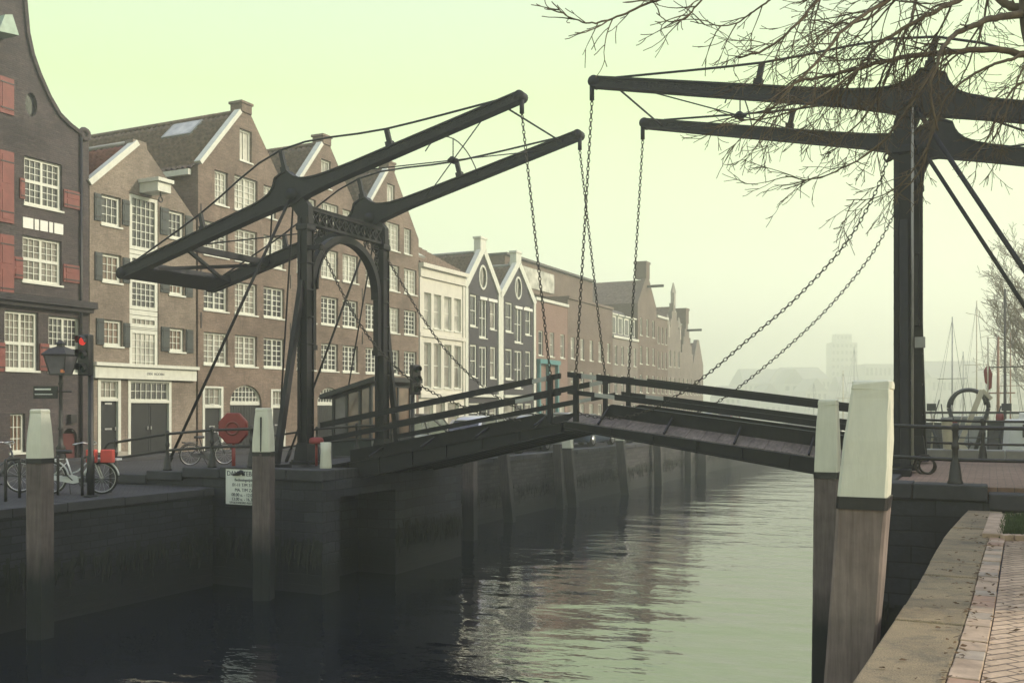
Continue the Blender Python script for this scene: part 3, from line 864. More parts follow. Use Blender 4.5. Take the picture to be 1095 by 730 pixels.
def doorway(par, D, zhead, cols, rows, md, leaves=1, mf=None, fr=.12, pl=2):
    mf = mf or M['white']
    f = MB(); f.box(XF-.14, XF+.02, D[0], D[0]+fr, ZS, D[3]); f.box(XF-.14, XF+.02, D[1]-fr, D[1], ZS, D[3]); f.box(XF-.14, XF+.018, D[0]+fr, D[1]-fr, zhead-.05, zhead+.05)
    f.box(XF-.14, XF+.018, D[0]+fr, D[1]-fr, D[3]-fr*.6, D[3]); fo = f.build('door_frame', mf, par)
    window(par, D[0]+fr, D[1]-fr, zhead+.05, D[3]-fr*.6, leaves=1, cols=cols, rows=rows, rec=.05, fr=.04, sill=False, name='transom_window', m=mf)
    for l in range(leaves):
        a = D[0]+fr+(D[1]-D[0]-2*fr)*l/leaves; b = D[0]+fr+(D[1]-D[0]-2*fr)*(l+1)/leaves
        d = MB(); d.box(XF-.13, XF-.08, a+.006, b-.006, ZS+.02, zhead-.05)
        H = zhead-ZS
        for q in range(pl): d.box(XF-.08, XF-.065, a+.1, b-.1, ZS+.12+q*H*.46, ZS+.08+(q+1)*H*.44)
        do = d.build('door', md, par)
        kk = MB(); kk.box(XF-.065, XF-.02, (b-.1 if l == 0 else a+.06), (b-.06 if l == 0 else a+.1), ZS+1.0, ZS+1.12)
        if leaves == 1: kk.box(XF-.065, XF-.045, (a+b)/2-.15, (a+b)/2+.15, ZS+1.02, ZS+1.08); kk.box(XF-.065, XF-.045, (a+b)/2-.15, (a+b)/2+.15, ZS+1.9, ZS+1.96)
        kk.build('handle', M['chrome'], do)
doorway(B, dr, fz(105,427), 3, 2, M['blackdoor'])
doorway(B, ga, fz(137,429), 7, 2, M['blackdoor'], 2)
k = MB(); k.box(XF-.1, XF+.35, dr[0], dr[1], ZS+.12, ZS+.26); k.build('doorstep', M['stone'], B)
pantiles(B, (XF+.02,y0-.05,eL[1]), (XF-8.5,y0-.05,eL[1]), (XF+.02,ap[0],ap[1]), (XF-8.5,ap[0],ap[1]), M['tilered'])
pantiles(B, (XF-8.5,y1+.02,eR[1]), (XF+.02-.3,y1+.02,eR[1]), (XF-8.5,ap[0],ap[1]), (XF-.3,ap[0],ap[1]), M['tile'])
verge(B, eL, (ap[0]-.1,ap[1]), w=.2, up=.16)
k = MB(); k.tube([(XF-8.5,ap[0],ap[1]+.12),(XF-.4,ap[0],ap[1]+.12)], .1, 8); k.build('ridge_tiles', M['lead'], B)

# ---------------- C: warehouse with three gables
C = thing('warehouse', 'wide brown brick warehouse with three pointed gables and arched doors', 'warehouse', (XF, 36, ZS))
g = [28.75, 34.15, 39.6, 45.0]; zap = 16.1; zev = 13.1
outl = [(g[0],ZS-.3),(g[3],ZS-.3),(g[3],zev-.9)]
for i in (2,1,0):
    m_ = (g[i]+g[i+1])/2
    if i < 2: outl.append((g[i+1], zev))
    else: outl.append((g[3], zev-.2))
    outl += [(m_+.34,zap-.15),(m_+.34,zap+.02),(m_-.34,zap+.02),(m_-.34,zap-.15)]
outl.append((g[0], zev+.15))
outl = [p for i, p in enumerate(outl)]
bays = [[(29.05,30.4),(30.8,32.15),(32.55,33.9)],[(34.75,36.1),(36.5,37.8),(38.15,39.4)],[(40.05,41.35),(41.85,43.1),(43.55,44.8)]]
rows_ = [(5.55,6.87,5),(7.68,9.03,5),(9.83,11.2,5)]
holes, spec = [], []
for gi, bs in enumerate(bays):
    for (a, b) in bs:
        for (z0, z1, rr) in rows_: spec.append((a,b,z0,z1,2,2,rr))
    (a,b) = bs[1]; spec.append((a-.02,b+.02,11.9,13.35,2,2,5))
    (a,b) = bs[0]; spec.append((a+.6,b-.0,11.9,13.3,1,3,5))
    (a,b) = bs[2]; spec.append((a+.0,b-.55,11.9,13.3,1,3,5))
    m_ = (g[gi]+g[gi+1])/2; spec.append((m_-.37,m_+.37,13.95,15.3,1,2,1))
holes = [s[:4] for s in spec]
ga_ = []
for gi, bs in enumerate(bays):
    (a,b) = bs[1]; a -= .28; b += .28; zs = 4.1; mid = (a+b)/2; rr = (b-a)/2
    ga_.append((a,b,zs,mid,rr))
    holes.append([(a,ZS),(b,ZS)] + [(mid+rr*cos(pi*i/14), zs+.74*sin(pi*i/14)) for i in range(15)])
doors = [(28.98,30.12,ZS,4.75),(33.0,33.95,ZS,4.7),(35.0,35.95,ZS,4.7),(38.35,39.3,ZS,4.7),(40.2,41.1,ZS,4.7),(43.75,44.7,ZS,4.7)]
holes += doors
facade(C, outl, holes, M['br_red'], depth=.2)
for s in spec:
    attic = s[2] > 13.5
    window(C, *s[:4], leaves=s[4], cols=s[5], rows=s[6], rec=.11, fr=.085, bar=.036, pane=(M['pane3'] if attic else (rw.choice([M['pane3'],M['pane2'],M['pane3']]) if s[2] > 9.5 else None)))  # upper rows paler: reflected sky and haze put into the pane colour
for (a,b,zs,mid,rr) in ga_:
    k = MB(); arc = [(mid+rr*cos(pi*i/14), zs+.74*sin(pi*i/14)) for i in range(15)]; inn = [(mid+(rr-.09)*cos(pi*i/14), zs+.07+.60*sin(pi*i/14)) for i in range(15)]
    for i in range(14): k.prism([arc[i],arc[i+1],inn[i+1],inn[i]], 'x', XF-.2, XF-.1)
    k.box(XF-.2, XF-.098, a, b, zs-.08, zs+.08)
    for c in range(1,9):
        yy = a+(b-a)*c/9; zt_ = zs+.70*sqrt(max(0,1-((yy-mid)/rr)**2)); k.box(XF-.18, XF-.13, yy-.018, yy+.018, zs+.07, zt_)
    for zz in (.24,.46):
        hw = rr*sqrt(max(0,1-(zz/.74)**2)); k.box(XF-.182, XF-.132, mid-hw, mid+hw, zs+zz-.018, zs+zz+.018)
    o = k.build('fanlight', M['white'], C)
    k = MB(); k.prism([(a+.02,zs)]+[(b-.02,zs)]+arc[1:-1], 'x', XF-.19, XF-.17); k.build('pane', M['pane'], o)
    for l in (0,1):
        k = MB(); ya_, yb2 = (a+.01, mid-.006) if l == 0 else (mid+.006, b-.01)
        k.box(XF-.18, XF-.13, ya_, yb2, ZS+.02, zs-.08)
        for q in range(6): k.box(XF-.13, XF-.12, ya_+.02+q*(yb2-ya_-.04)/6, ya_+.0+(q+1)*(yb2-ya_-.04)/6, ZS+.06, zs-.12)
        od = k.build('door', M['blackdoor'], C)
        k = MB(); k.box(XF-.12, XF-.08, (mid-.12 if l == 0 else mid+.08), (mid-.08 if l == 0 else mid+.12), ZS+.95, ZS+1.1); k.build('handle', M['iron'], od)
for D in doors: doorway(C, D, 3.95, 3, 2, M['blackdoor'])
XB = XF - 11
for i in range(3):
    m_ = (g[i]+g[i+1])/2
    zl = zev+.15 if i == 0 else zev; zr = zev if i < 2 else zev-.2
    pantiles(C, (XF-.1,g[i]-.05,zl-.1), (XB,g[i]-.05,zl-.1), (XF-.1,m_,zap-.12), (XB,m_,zap-.12), M['tile'])
    pantiles(C, (XB,g[i+1]+.05,zr-.1), (XF-.1,g[i+1]+.05,zr-.1), (XB,m_,zap-.12), (XF-.1,m_,zap-.12), M['tile'])
    verge(C, (g[i]+.1,zl+.1), (m_-.34,zap-.15), w=.17, up=.13)
    k = MB(); k.box(XF-.55, XF+.06, m_-.3, m_+.3, zap-.1, zap+.24); k.box(XF-.6, XF+.1, m_-.36, m_+.36, zap+.24, zap+.34); k.build('chimney', M['br_red'], C)
    k = MB(); k.tube([(XB,m_,zap+.0),(XF-.6,m_,zap+.0)], .1, 8); k.build('ridge_tiles', M['tile'], C)
    # iron wall anchors
k = MB()
for yy in (28.9,34.3,39.75): 
    for zz in (7.3,9.4,11.5): k.box(XF+.003, XF+.03, yy-.02, yy+.02, zz-.3, zz+.3)
k.build('wall_anchor', M['iron'], C)
# the big roof skylight and eaves gutter over the narrow house
def skylight(par, c, u, v, w_, h_):
    c, u, v = Vector(c), Vector(u).normalized(), Vector(v).normalized(); n = u.cross(v).normalized()
    if n.z < 0: n = -n
    k = MB(); q = [c+u*(i*w_/2)+v*(j*h_/2) for i, j in ((-1,-1),(1,-1),(1,1),(-1,1))]
    k.add([p+n*.0 for p in q]+[p+n*.16 for p in q], [(3,2,1,0),(4,5,6,7),(0,1,5,4),(1,2,6,5),(2,3,7,6),(3,0,4,7)]); o = k.build('skylight', M['lead'], par)
    k = MB(); k.add([c+(p-c)*.86+n*.165 for p in q], [(0,1,2,3)]); k.build('pane', M['pane3'], o)
m_ = (g[0]+g[1])/2
def slope_pt(px, py):
    # on the left slope of the first gable roof
    a, b, c_ = Vector((XF,g[0],zev+.05)), Vector((XB,g[0],zev+.05)), Vector((XF,m_,zap-.12))
    n = (b-a).cross(c_-a); o = Vector((0,0,EYE)); d = at(px,py,1.0) - o
    return o + d*((a-o).dot(n)/d.dot(n))
s0, s1, s2 = slope_pt(181,147), slope_pt(209,146), slope_pt(196,140)
skylight(C, slope_pt(196.5,141), (1,0,0), (0,m_-g[0],zap-zev-.2), abs(s1.x-s0.x)*1.0, (slope_pt(198,135)-slope_pt(194,147)).length)
k = MB(); k.box(XB, XF-.3, g[0]-.22, g[0]-.06, zev-.2, zev+.02); k.build('gutter', M['white'], C)

# ---------------- D: white stucco house
D_ = thing('stucco_house', 'cream white stucco house with four tall windows on each floor', 'house', (XF, 47.5, ZS))
y0, y1 = 45.03, fy(496.5)
zc = 11.45
pxs = [(453.5,461.2),(464,471.8),(475,482.8),(485.8,493)]
spec = []
for (a,b) in pxs: spec += [(fy(a),fy(b),8.2,10.15),(fy(a),fy(b),4.95,7.45)]
spec += [(y0+.5,y0+1.5,ZS+.7,4.2),(y0+1.8,y0+2.8,ZS,4.2),(y0+3.1,y0+4.4,ZS+.7,4.2)]
facade(D_, [(y0,ZS-.3),(y1,ZS-.3),(y1,zc),(y0,zc)], spec, M['stucco'], depth=.18)
for s in spec: window(D_, *s, leaves=1, cols=1, rows=2, rec=.12, fr=.07, bar=.05, pane=(M['pane2'] if s[2] < 8 else M['pane3']))
k = MB(); k.box(XF-.2, XF+.3, y0, y1, zc, zc+.22); k.box(XF+.002, XF+.12, y0, y1, zc-.5, zc-.002); k.box(XF+.002, XF+.10, y0, y1, 7.75, 7.95); k.box(XF+.002, XF+.14, y0, y1, 4.45, 4.7)
for yy in (y0+.12, y1-.12): k.box(XF+.002, XF+.06, yy-.11, yy+.11, 4.72, zc-.52)
k.build('cornice', M['stucco'], D_)
pantiles(D_, (XF,y0,zc+.2), (XF,y1,zc+.2), (XF-4.5,y0,zc+2.7), (XF-4.5,y1,zc+2.7), M['tile'])
plank_roof(D_, [(XF-9,y0,zc+.2),(XF-9,y1,zc+.2),(XF-4.5,y1,zc+2.7),(XF-4.5,y0,zc+2.7)], M['tile'])
skylight(D_, (XF-1.3,y0+1.3,zc+.98), (0,1,0), (-4.5,0,2.5), 1.1, 1.2)
k = MB(); k.box(XF-4.2, XF-3.6, y0+.0, y0+.55, zc+2, zc+3.6); k.box(XF-4.25, XF-3.55, y0-.04, y0+.6, zc+3.6, zc+3.72); k.lathe([(.13,0),(.1,.4)], (XF-3.9,y0+.3,zc+3.72), 8); k.build('chimney', M['br_far'], D_)

# ---------------- E: two dark gabled houses with white trim
def trimmed_house(label, y0, y1, zap, zev):
    t = thing('trimmed_house', label, 'house', (XF, (y0+y1)/2, ZS), group='pair of dark gabled houses with white trim')
    m_ = (y0+y1)/2; wd = y1-y0
    a = y0+wd*.2; xs = [(y0+wd*.15,y0+wd*.34),(y0+wd*.40,y0+wd*.62),(y0+wd*.71,y0+wd*.88)]
    spec = []
    for i, (p, q) in enumerate(xs):
        spec += [(p,q,8.65,10.6) if i != 1 else (p,q,8.05,10.5), (p,q,5.65,7.65) if i != 1 else (p,q,5.1,7.6)]
    spec += [(y0+wd*.12,y0+wd*.42,ZS+.8,4.2),(y0+wd*.48,y0+wd*.66,ZS,4.2),(y0+wd*.7,y0+wd*.9,ZS+.8,4.2)]
    ov = [(m_+.42*cos(2*pi*i/18), zev+.75+.62*sin(2*pi*i/18)) for i in range(18)]
    facade(t, [(y0,ZS-.3),(y1,ZS-.3),(y1,zev),(m_+.25,zap),(m_-.25,zap),(y0,zev)], spec+[ov], M['br_navy'], depth=.16)
    for i, s in enumerate(spec):
        window(t, *s, leaves=1 if i not in (2,3) else 2, cols=1, rows=2, rec=.07, fr=.11, bar=.05, pane=M['pane'] if i in (2,3) else rw.choice([M['pane2'],M['pane']]))
    k = MB()
    for i in range(18):
        p, q = ov[i], ov[(i+1)%18]; c = (m_, zev+.75)
        P2 = (c[0]+(p[0]-c[0])*1.22, c[1]+(p[1]-c[1])*1.22); Q2 = (c[0]+(q[0]-c[0])*1.22, c[1]+(q[1]-c[1])*1.22)
        k.prism([p,q,Q2,P2], 'x', XF-.1, XF+.04)
    k.box(XF-.1, XF-.05, m_-.03, m_+.03, zev+.15, zev+1.35)
    o = k.build('round_window', M['white'], t); k = MB(); k.prism(ov, 'x', XF-.15, XF-.1); k.build('pane', M['pane2'], o)
    verge(t, (y0-.02,zev), (m_-.2,zap+.05), w=.42, up=.16); verge(t, (y1+.02,zev), (m_+.2,zap+.05), w=.42, up=.16)
    k = MB(); k.box(XF+.002, XF+.08, y0, y0+.34, ZS, zev-.1); k.build('pilaster', M['white'], t)
    k = MB(); k.box(XF+.002, XF+.08, y1-.3, y1, ZS, zev-.1); k.build('pilaster', M['white'], t)
    k = MB(); k.box(XF-.4, XF+.05, m_-.38, m_+.38, zap-.1, zap+.75); k.box(XF-.45, XF+.1, m_-.45, m_+.45, zap+.75, zap+.87); k.build('chimney', M['white'], t)
    k = MB(); k.box(XF+.002, XF+.2, y0+.35, y1-.31, 4.55, 4.72); k.build('cornice', M['white'], t)
    k = MB()
    for a_, b_ in ((.42,.62),(.66,.92)): k.box(XF+.003, XF+.03, y0+wd*a_, y0+wd*b_, zev-.6, zev-.42)
    k.build('plaque', M['plaque'], t)
    pantiles(t, (XF-.1,y0,zev-.05), (XF-9,y0,zev-.05), (XF-.1,m_,zap-.1), (XF-9,m_,zap-.1), M['tile'])
    pantiles(t, (XF-9,y1,zev-.05), (XF-.1,y1,zev-.05), (XF-9,m_,zap-.1), (XF-.1,m_,zap-.1), M['tile'])
    k = MB(); k.tube([(XF-9,m_,zap),(XF-.4,m_,zap)], .1, 8); k.build('ridge_tiles', M['lead'], t)
    return t
ye = fy(534.5)
trimmed_house('dark gabled house with white trim next to the cream stucco house', fy(496.5)+.02, ye, 13.3, 11.0)
trimmed_house('dark gabled house with white trim next to the low pink brick house', ye+.02, fy(572), 13.15, 10.9)

# ---------------- further houses, plainer with distance
def row_house(name, label, y0, y1, ztop, m, cols, floors, roof='flat', winh=1.6, winw=.5, trim=None, shop=None, x=XF, depth=9, extra=None, rows=2, pcols=1, z_first=5.2, gap=3.0):
    t = thing(name, label, 'house', (x, (y0+y1)/2, ZS))
    spec = []; wd = (y1-y0)/cols
    for c in range(cols):
        yc_ = y0+wd*(c+.5)
        for f in range(floors):
            z0 = z_first+f*gap
            if z0+winh < ztop-.3: spec.append((yc_-wd*winw/2, yc_+wd*winw/2, z0, z0+winh))
        spec.append((yc_-wd*winw*.6, yc_+wd*winw*.6, ZS+.5, 4.2))
    out = [(y0,ZS-.3),(y1,ZS-.3)]
    m_ = (y0+y1)/2; zr = ztop
    if roof == 'gable': zr = ztop+2.6; out += [(y1,ztop),(m_+.3,zr),(m_-.3,zr),(y0,ztop)]
    elif roof == 'step':
        n = 4; st = (y1-y0)/2/(n+.8); sh_ = .8
        for i in range(n+1): out += [(y1-i*st, ztop+i*sh_-(sh_ if i else 0)+(0 if i else 0)), (y1-i*st, ztop+i*sh_)]
        out += [(y0+i*st, zz) for i in range(n, -1, -1) for zz in (ztop+i*sh_, ztop+i*sh_-(sh_ if i else 0))]
        o2 = []
        for p in out:
            if not o2 or (abs(o2[-1][0]-p[0])+abs(o2[-1][1]-p[1])) > 1e-4: o2.append(p)
        out = o2; zr = ztop+n*sh_
    else: out += [(y1,ztop),(y0,ztop)]
    facade(t, out, spec, m, x=x, depth=.15, thick=depth)
    for s in spec: window(t, *s, leaves=1, cols=pcols, rows=rows, x=x, rec=.08, fr=.08, bar=.05, pane=rw.choice([M['pane'],M['pane2'],M['pane3']]), m=(shop if shop and s[2] < 4 else None))
    if roof in ('gable','step'):
        for a, b in ((y0,m_),(y1,m_)):
            plank_roof(t, [(x-.3,a,ztop-.1),(x-depth,a,ztop-.1),(x-depth,b,zr-.3),(x-.3,b,zr-.3)], M['tile'])
    else:
        k = MB(); k.box(x-depth, x+.12, y0, y1, ztop+.002, ztop+.2); k.build('cornice', trim or M['white'], t)
    if roof == 'mansard':
        k = MB(); k.prism([(x-.1,ztop+.2),(x-1.3,ztop+2.6),(x-depth+1,ztop+2.6),(x-depth,ztop+.2)], 'y', y0, y1); k.build('roof', M['slate'], t)
        for c in range(cols):
            yc_ = y0+wd*(c+.5); k = MB(); k.box(x-1.2, x-.2, yc_-.55, yc_+.55, ztop+.21, ztop+1.9); k.box(x-1.3, x-.05, yc_-.65, yc_+.65, ztop+1.9, ztop+2.02); d_ = k.build('dormer', M['white'], t)
            k = MB(); k.box(x-.22, x-.19, yc_-.4, yc_+.4, ztop+.45, ztop+1.7); k.build('pane', M['pane'], d_)
    if extra: extra(t, y0, y1, ztop, zr)
    return t
yF1 = fy(607)
def shopf(t, y0, y1, zt, zr):
    k = MB(); k.box(XF+.003, XF+.2, y0+.3, y0+3.6, 4.3, 6.8-.0); 
    k = MB()
    for yy in (y0+.3, y0+1.8, y0+3.4): k.box(XF+.003, XF+.22, yy, yy+.22, ZS, 6.9)
    k.box(XF+.003, XF+.3, y0+.25, y0+3.7, 6.9, 7.2); k.build('shop_front', M['teal'], t)
row_house('brick_house', 'low pink-red brick house with teal shop front and flat top', fy(572)+.02, yF1, 11.15, M['br_pink'], 3, 2, winw=.42, winh=1.75, extra=shopf, z_first=7.4, gap=2.3)
def setback(t, y0, y1, zt, zr):
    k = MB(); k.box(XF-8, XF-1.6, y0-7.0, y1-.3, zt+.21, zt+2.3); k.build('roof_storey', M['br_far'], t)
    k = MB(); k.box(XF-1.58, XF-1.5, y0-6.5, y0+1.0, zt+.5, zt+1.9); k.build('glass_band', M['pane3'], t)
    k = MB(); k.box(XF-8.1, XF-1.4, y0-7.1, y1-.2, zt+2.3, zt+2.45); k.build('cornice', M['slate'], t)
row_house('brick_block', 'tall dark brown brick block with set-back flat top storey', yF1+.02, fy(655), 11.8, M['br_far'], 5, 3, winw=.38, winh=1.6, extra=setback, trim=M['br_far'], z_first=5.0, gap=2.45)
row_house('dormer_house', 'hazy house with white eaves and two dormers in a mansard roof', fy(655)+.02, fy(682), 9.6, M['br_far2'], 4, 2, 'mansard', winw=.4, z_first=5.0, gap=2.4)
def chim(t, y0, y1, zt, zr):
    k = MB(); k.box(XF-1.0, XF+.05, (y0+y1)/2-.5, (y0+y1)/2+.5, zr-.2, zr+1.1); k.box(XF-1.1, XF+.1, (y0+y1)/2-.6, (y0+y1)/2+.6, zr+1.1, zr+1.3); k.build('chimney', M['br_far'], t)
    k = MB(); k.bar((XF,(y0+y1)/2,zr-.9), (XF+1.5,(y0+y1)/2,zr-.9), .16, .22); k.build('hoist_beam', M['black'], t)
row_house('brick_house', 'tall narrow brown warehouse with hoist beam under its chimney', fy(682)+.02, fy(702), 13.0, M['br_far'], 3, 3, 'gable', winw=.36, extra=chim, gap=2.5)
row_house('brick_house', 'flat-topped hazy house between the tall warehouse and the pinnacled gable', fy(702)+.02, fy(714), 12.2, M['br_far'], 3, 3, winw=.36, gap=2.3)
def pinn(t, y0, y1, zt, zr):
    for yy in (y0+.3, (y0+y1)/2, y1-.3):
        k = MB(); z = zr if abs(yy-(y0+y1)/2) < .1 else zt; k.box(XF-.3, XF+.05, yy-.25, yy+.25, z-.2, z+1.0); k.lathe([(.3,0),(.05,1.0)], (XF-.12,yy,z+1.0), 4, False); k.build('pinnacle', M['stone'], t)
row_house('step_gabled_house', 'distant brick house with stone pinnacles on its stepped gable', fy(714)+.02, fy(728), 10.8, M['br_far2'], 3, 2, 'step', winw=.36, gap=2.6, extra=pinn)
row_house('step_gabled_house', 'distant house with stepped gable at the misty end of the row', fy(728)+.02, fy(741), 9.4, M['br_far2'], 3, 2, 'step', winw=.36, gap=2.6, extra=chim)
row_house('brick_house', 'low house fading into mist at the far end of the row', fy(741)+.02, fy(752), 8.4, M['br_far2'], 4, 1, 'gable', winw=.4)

# ---------------- unseen houses right of the view, added to shade water, bridge and far quay
for y0, y1, zt_, rf, m_, lb in ((17.6,27.0,17.6,'flat',M['br_far'],'unseen tall brown house added for shade, facing the brick bridge road on this side'),(27.02,35.5,16.8,'gable',M['br_red'],'unseen brown-red gabled house added for shade, second from the bridge road on this side'),
                                (35.52,45.0,17.8,'flat',M['br_far2'],'unseen pale grey-brown house added for shade, third from the bridge road on this side'),(45.02,55.0,16.5,'gable',M['br_brown'],'unseen yellow-brown gabled house added for shade, farthest along this side')):
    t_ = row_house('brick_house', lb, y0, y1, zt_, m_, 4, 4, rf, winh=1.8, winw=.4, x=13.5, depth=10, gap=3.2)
    t_.rotation_euler = (0, 0, pi)
# ------------------------------------------------------------------ the double drawbridge
YN, YFAR = 18.2, 21.35                 # the two planes of each half
XC = -7.7                              # where the leaves meet
ST1, ST2 = M['steel'], M['steel2']

def make_chain(mb, pts, pitch=.080, r=.0105, w=.028):
    """oval links along a path, every other one turned"""
    p = resample([Vector(q) for q in pts], pitch)
    for i in range(len(p)-1):
        a, b = p[i], p[i+1]; d = (b-a).normalized(); c = (a+b)/2
        s = d.cross(Vector((0,1,0)) if abs(d.y) < .9 else Vector((1,0,0))).normalized(); u = s.cross(d).normalized()
        ax = s if i % 2 else u
        L = pitch*.5+.012
        loop = []
        for k in range(8):
            an = 2*pi*k/8; loop.append(c + d*(cos(an)*L) + ax*(sin(an)*w))
        n = 4; o = d.cross(ax).normalized(); vs, fs = [], []
        for k in range(8):
            out = (loop[k]-c).normalized()
            for j in range(n):
                an = 2*pi*j/n + pi/4; vs.append(loop[k] + (out*cos(an) + o*sin(an))*r)
        for k in range(8):
            for j in range(n):
                A, B = k*n+j, k*n+(j+1)%n; C_, D = ((k+1)%8)*n+(j+1)%n, ((k+1)%8)*n+j
                fs.append((A,B,C_,D))
        mb.add(vs, fs, True)

def half_bridge(side, label, xh, zh, xcol, zroad, tip, back, hinge, zc, anchors, sags):
    """side = +1 reaches to +x (far half), -1 reaches to -x. xh, zh: pivot; tip, back: (x, z) of the beam ends"""
    s = side
    T = thing('drawbridge', label, 'drawbridge', (xcol, (YN+YFAR)/2, zroad))
    # ---- portal
    PO = thing_part('portal', T)
    for y in (YN, YFAR):
        P = MB()
        # built-up column: two channels, flanges, base and cap
        for i, j in ((-1,-1),(1,-1),(-1,1),(1,1)): P.box(xcol+i*.135, xcol+i*.055, y+j*.135, y+j*.115, zroad+.3, zh-.55)
        P.box(xcol-.10, xcol+.10, y-.105, y+.105, zroad+.3, zh-.5)
        for k in range(7):
            zz = zroad+.9+k*.62; P.box(xcol-.137, xcol+.137, y-.137, y+.137, zz, zz+.03)
        P.loft([[(xcol+i*a, y+j*a, zroad+z) for i,j in ((-1,-1),(1,-1),(1,1),(-1,1))] for a, z in ((.26,0),(.26,.07),(.2,.1),(.17,.34),(.145,.5))], smooth=False)
        for i, j in ((-1,-1),(1,-1),(-1,1),(1,1)): P.lathe([(.035,0),(.035,.05)], (xcol+i*.21,y+j*.21,zroad+.07), 6, False)
        P.loft([[(xcol+i*a, y+j*a, z) for i,j in ((-1,-1),(1,-1),(1,1),(-1,1))] for a, z in ((.145,zh-.85),(.16,zh-.82),(.16,zh-.74),(.145,zh-.7))], smooth=False)
        # bracket up to the pivot
        P.prism([(xcol-.15*s,zh-.7),(xcol+.15*s,zh-.7),(xcol+.14*s,zh-.28),(xh+.15*s,zh+.08),(xh-.15*s,zh+.08),(xh-.17*s,zh-.1),(xcol-.17*s,zh-.5)], 'y', y-.09, y+.09)
        P.build('column', ST1, PO)
    # lattice beam and arch between the columns
    ya, yb = YN+.14, YFAR-.14; zt, zl = zh-.33, zh-.68; ym = (ya+yb)/2
    B_ = MB()
    for zz, h in ((zt,.07),(zl,.06)): B_.box(xcol-.09, xcol+.09, ya, yb, zz-h/2, zz+h/2)
    B_.box(xcol-.11, xcol+.11, ya, yb, zt+.036, zt+.06)
    n = 11
    for i in range(n):
        y0, y1 = ya+(yb-ya)*i/n, ya+(yb-ya)*(i+1)/n
        for xx in (xcol-.06, xcol+.06):
            B_.bar((xx,y0,zl+.03),(xx,y1,zt-.035), .014, .03); B_.bar((xx+.012,y0,zt-.035),(xx+.012,y1,zl+.03), .014, .03)
        B_.box(xcol-.075, xcol+.075, y0-.012, y0+.012, zl+.03, zt-.035)
    B_.build('lattice_beam', ST1, PO)
    Ar = MB(); rad = (yb-ya)/2; zs = zh-2.15; rise = zl-.06-zs
    def arc(f, g, k=28): return [(ym-rad*f*cos(pi*i/k), zs+rise*g*sin(pi*i/k)**.9) for i in range(k+1)]
    o_, i_ = arc(1.0,1.0), arc(.89,.90)
    for a in range(len(o_)-1):
        Ar.prism([o_[a],o_[a+1],i_[a+1],i_[a]], 'x', xcol-.075, xcol+.075)
    o2, i2 = arc(.89,.90), arc(.86,.875)
    for a in range(len(o2)-1): Ar.prism([o2[a],o2[a+1],i2[a+1],i2[a]], 'x', xcol-.11, xcol+.11)
    for e in (0, -1):
        q = o_[e]; sgn = 1 if e == 0 else -1
        Ar.box(xcol-.075, xcol+.075, q[0], q[0]+sgn*rad*.11, zs-1.3, zs); Ar.box(xcol-.09, xcol+.09, q[0], q[0]+sgn*rad*.13, zs-1.42, zs-1.3)
    Ar.build('arch', ST1, PO)
    for sg in (-1, 1):
        Or = MB()
        for (d, z_, rr) in ((.16,zl-.17,.12),(.42,zl-.13,.085),(.13,zl-.44,.085),(.62,zl-.09,.055),(.09,zl-.66,.055)):
            yy = ya+d if sg < 0 else yb-d
            Or.torus((xcol,yy,z_), (1,0,0), rr, .016, 16, 6); Or.tube([(xcol,yy-rr,z_),(xcol,yy+rr,z_)], .009, 5)
        Or.build('scroll_ornament', ST1, PO)
    # braces to the ground and back stays
    for y, g_ in ((YN,-1),(YFAR,1)):
        K = MB(); K.bar((xcol-.02*s,y+g_*.1,zh-2.0),(xcol-.1*s,y+g_*.95,zroad-.1), .13, .13); K.box(xcol-.2, xcol+.2, y+g_*.75, y+g_*1.15, zroad-.25, zroad+.06)
        K.build('brace', ST2, PO)
    for (p, q, r_) in anchors:
        k = MB(); k.tube([p, q], r_, 8); d = (Vector(q)-Vector(p)).normalized(); k.tube([Vector(q)-d*.5, Vector(q)-d*.1], r_*1.7, 8); k.build('stay_rod', ST2, T)
    # ---- balance beams
    BB = thing_part('balance_beam', T)
    L1, L2 = Vector((tip[0]-xh,0,tip[1]-zh)), Vector((back[0]-xh,0,back[1]-zh))
    def along(t, dz=0.0):
        """t from -1 (back) to 1 (tip); offset dz square to the beam"""
        L = L1*t if t >= 0 else L2*(-t)
        d = (L1-L2).normalized(); n = Vector((-d.z,0,d.x)); n = n if n.z > 0 else -n
        return Vector((xh,0,zh)) + L + n*dz
    rods = {}
    for y in (YN, YFAR):
        k = MB()
        hgt = lambda t: (.13-.045*abs(t)) if t > 0 else (.15-.02*abs(t))
        up = [along(t, hgt(t)+.03) for t in (-1,-.75,-.5,-.3,-.2)] + [along(-.15,.20),along(-.115,.25),along(-.092,.33),along(-.078,.42),along(-.066,.54),along(-.02,.59),along(.0,.58),along(.008,.49),along(.024,.39),along(.048,.305),along(.08,.24),along(.12,.195),along(.18,.165)] + [along(t, hgt(t)+.03) for t in (.3,.5,.75,.97,1.0)]
        dn = [along(t, -hgt(t)+.03) for t in (1.0,.97,.5,.2)] + [along(.06,-.14),along(.0,-.22),along(-.05,-.14)] + [along(t, -hgt(t)+.03) for t in (-.2,-.5,-1)]
        k.prism([(p.x,p.z) for p in up+dn], 'y', y-.085, y+.085)
        # flanges
        for seq in (up, dn):
            for a, b in zip(seq, seq[1:]):
                if (a-b).length > .01: k.bar((a.x,y,a.z),(b.x,y,b.z), .25, .035, (0,0,1))
        e = along(1.0,.03); k.tube([(e.x,y-.12,e.z),(e.x,y+.12,e.z)], .115, 14)
        k.tube([(xh,y-.17,zh),(xh,y+.17,zh)], .13, 16)
        k.tube([(e.x+.05*s,y-.05,e.z-.08),(e.x+.05*s,y-.05,e.z-.36)], .05, 8)
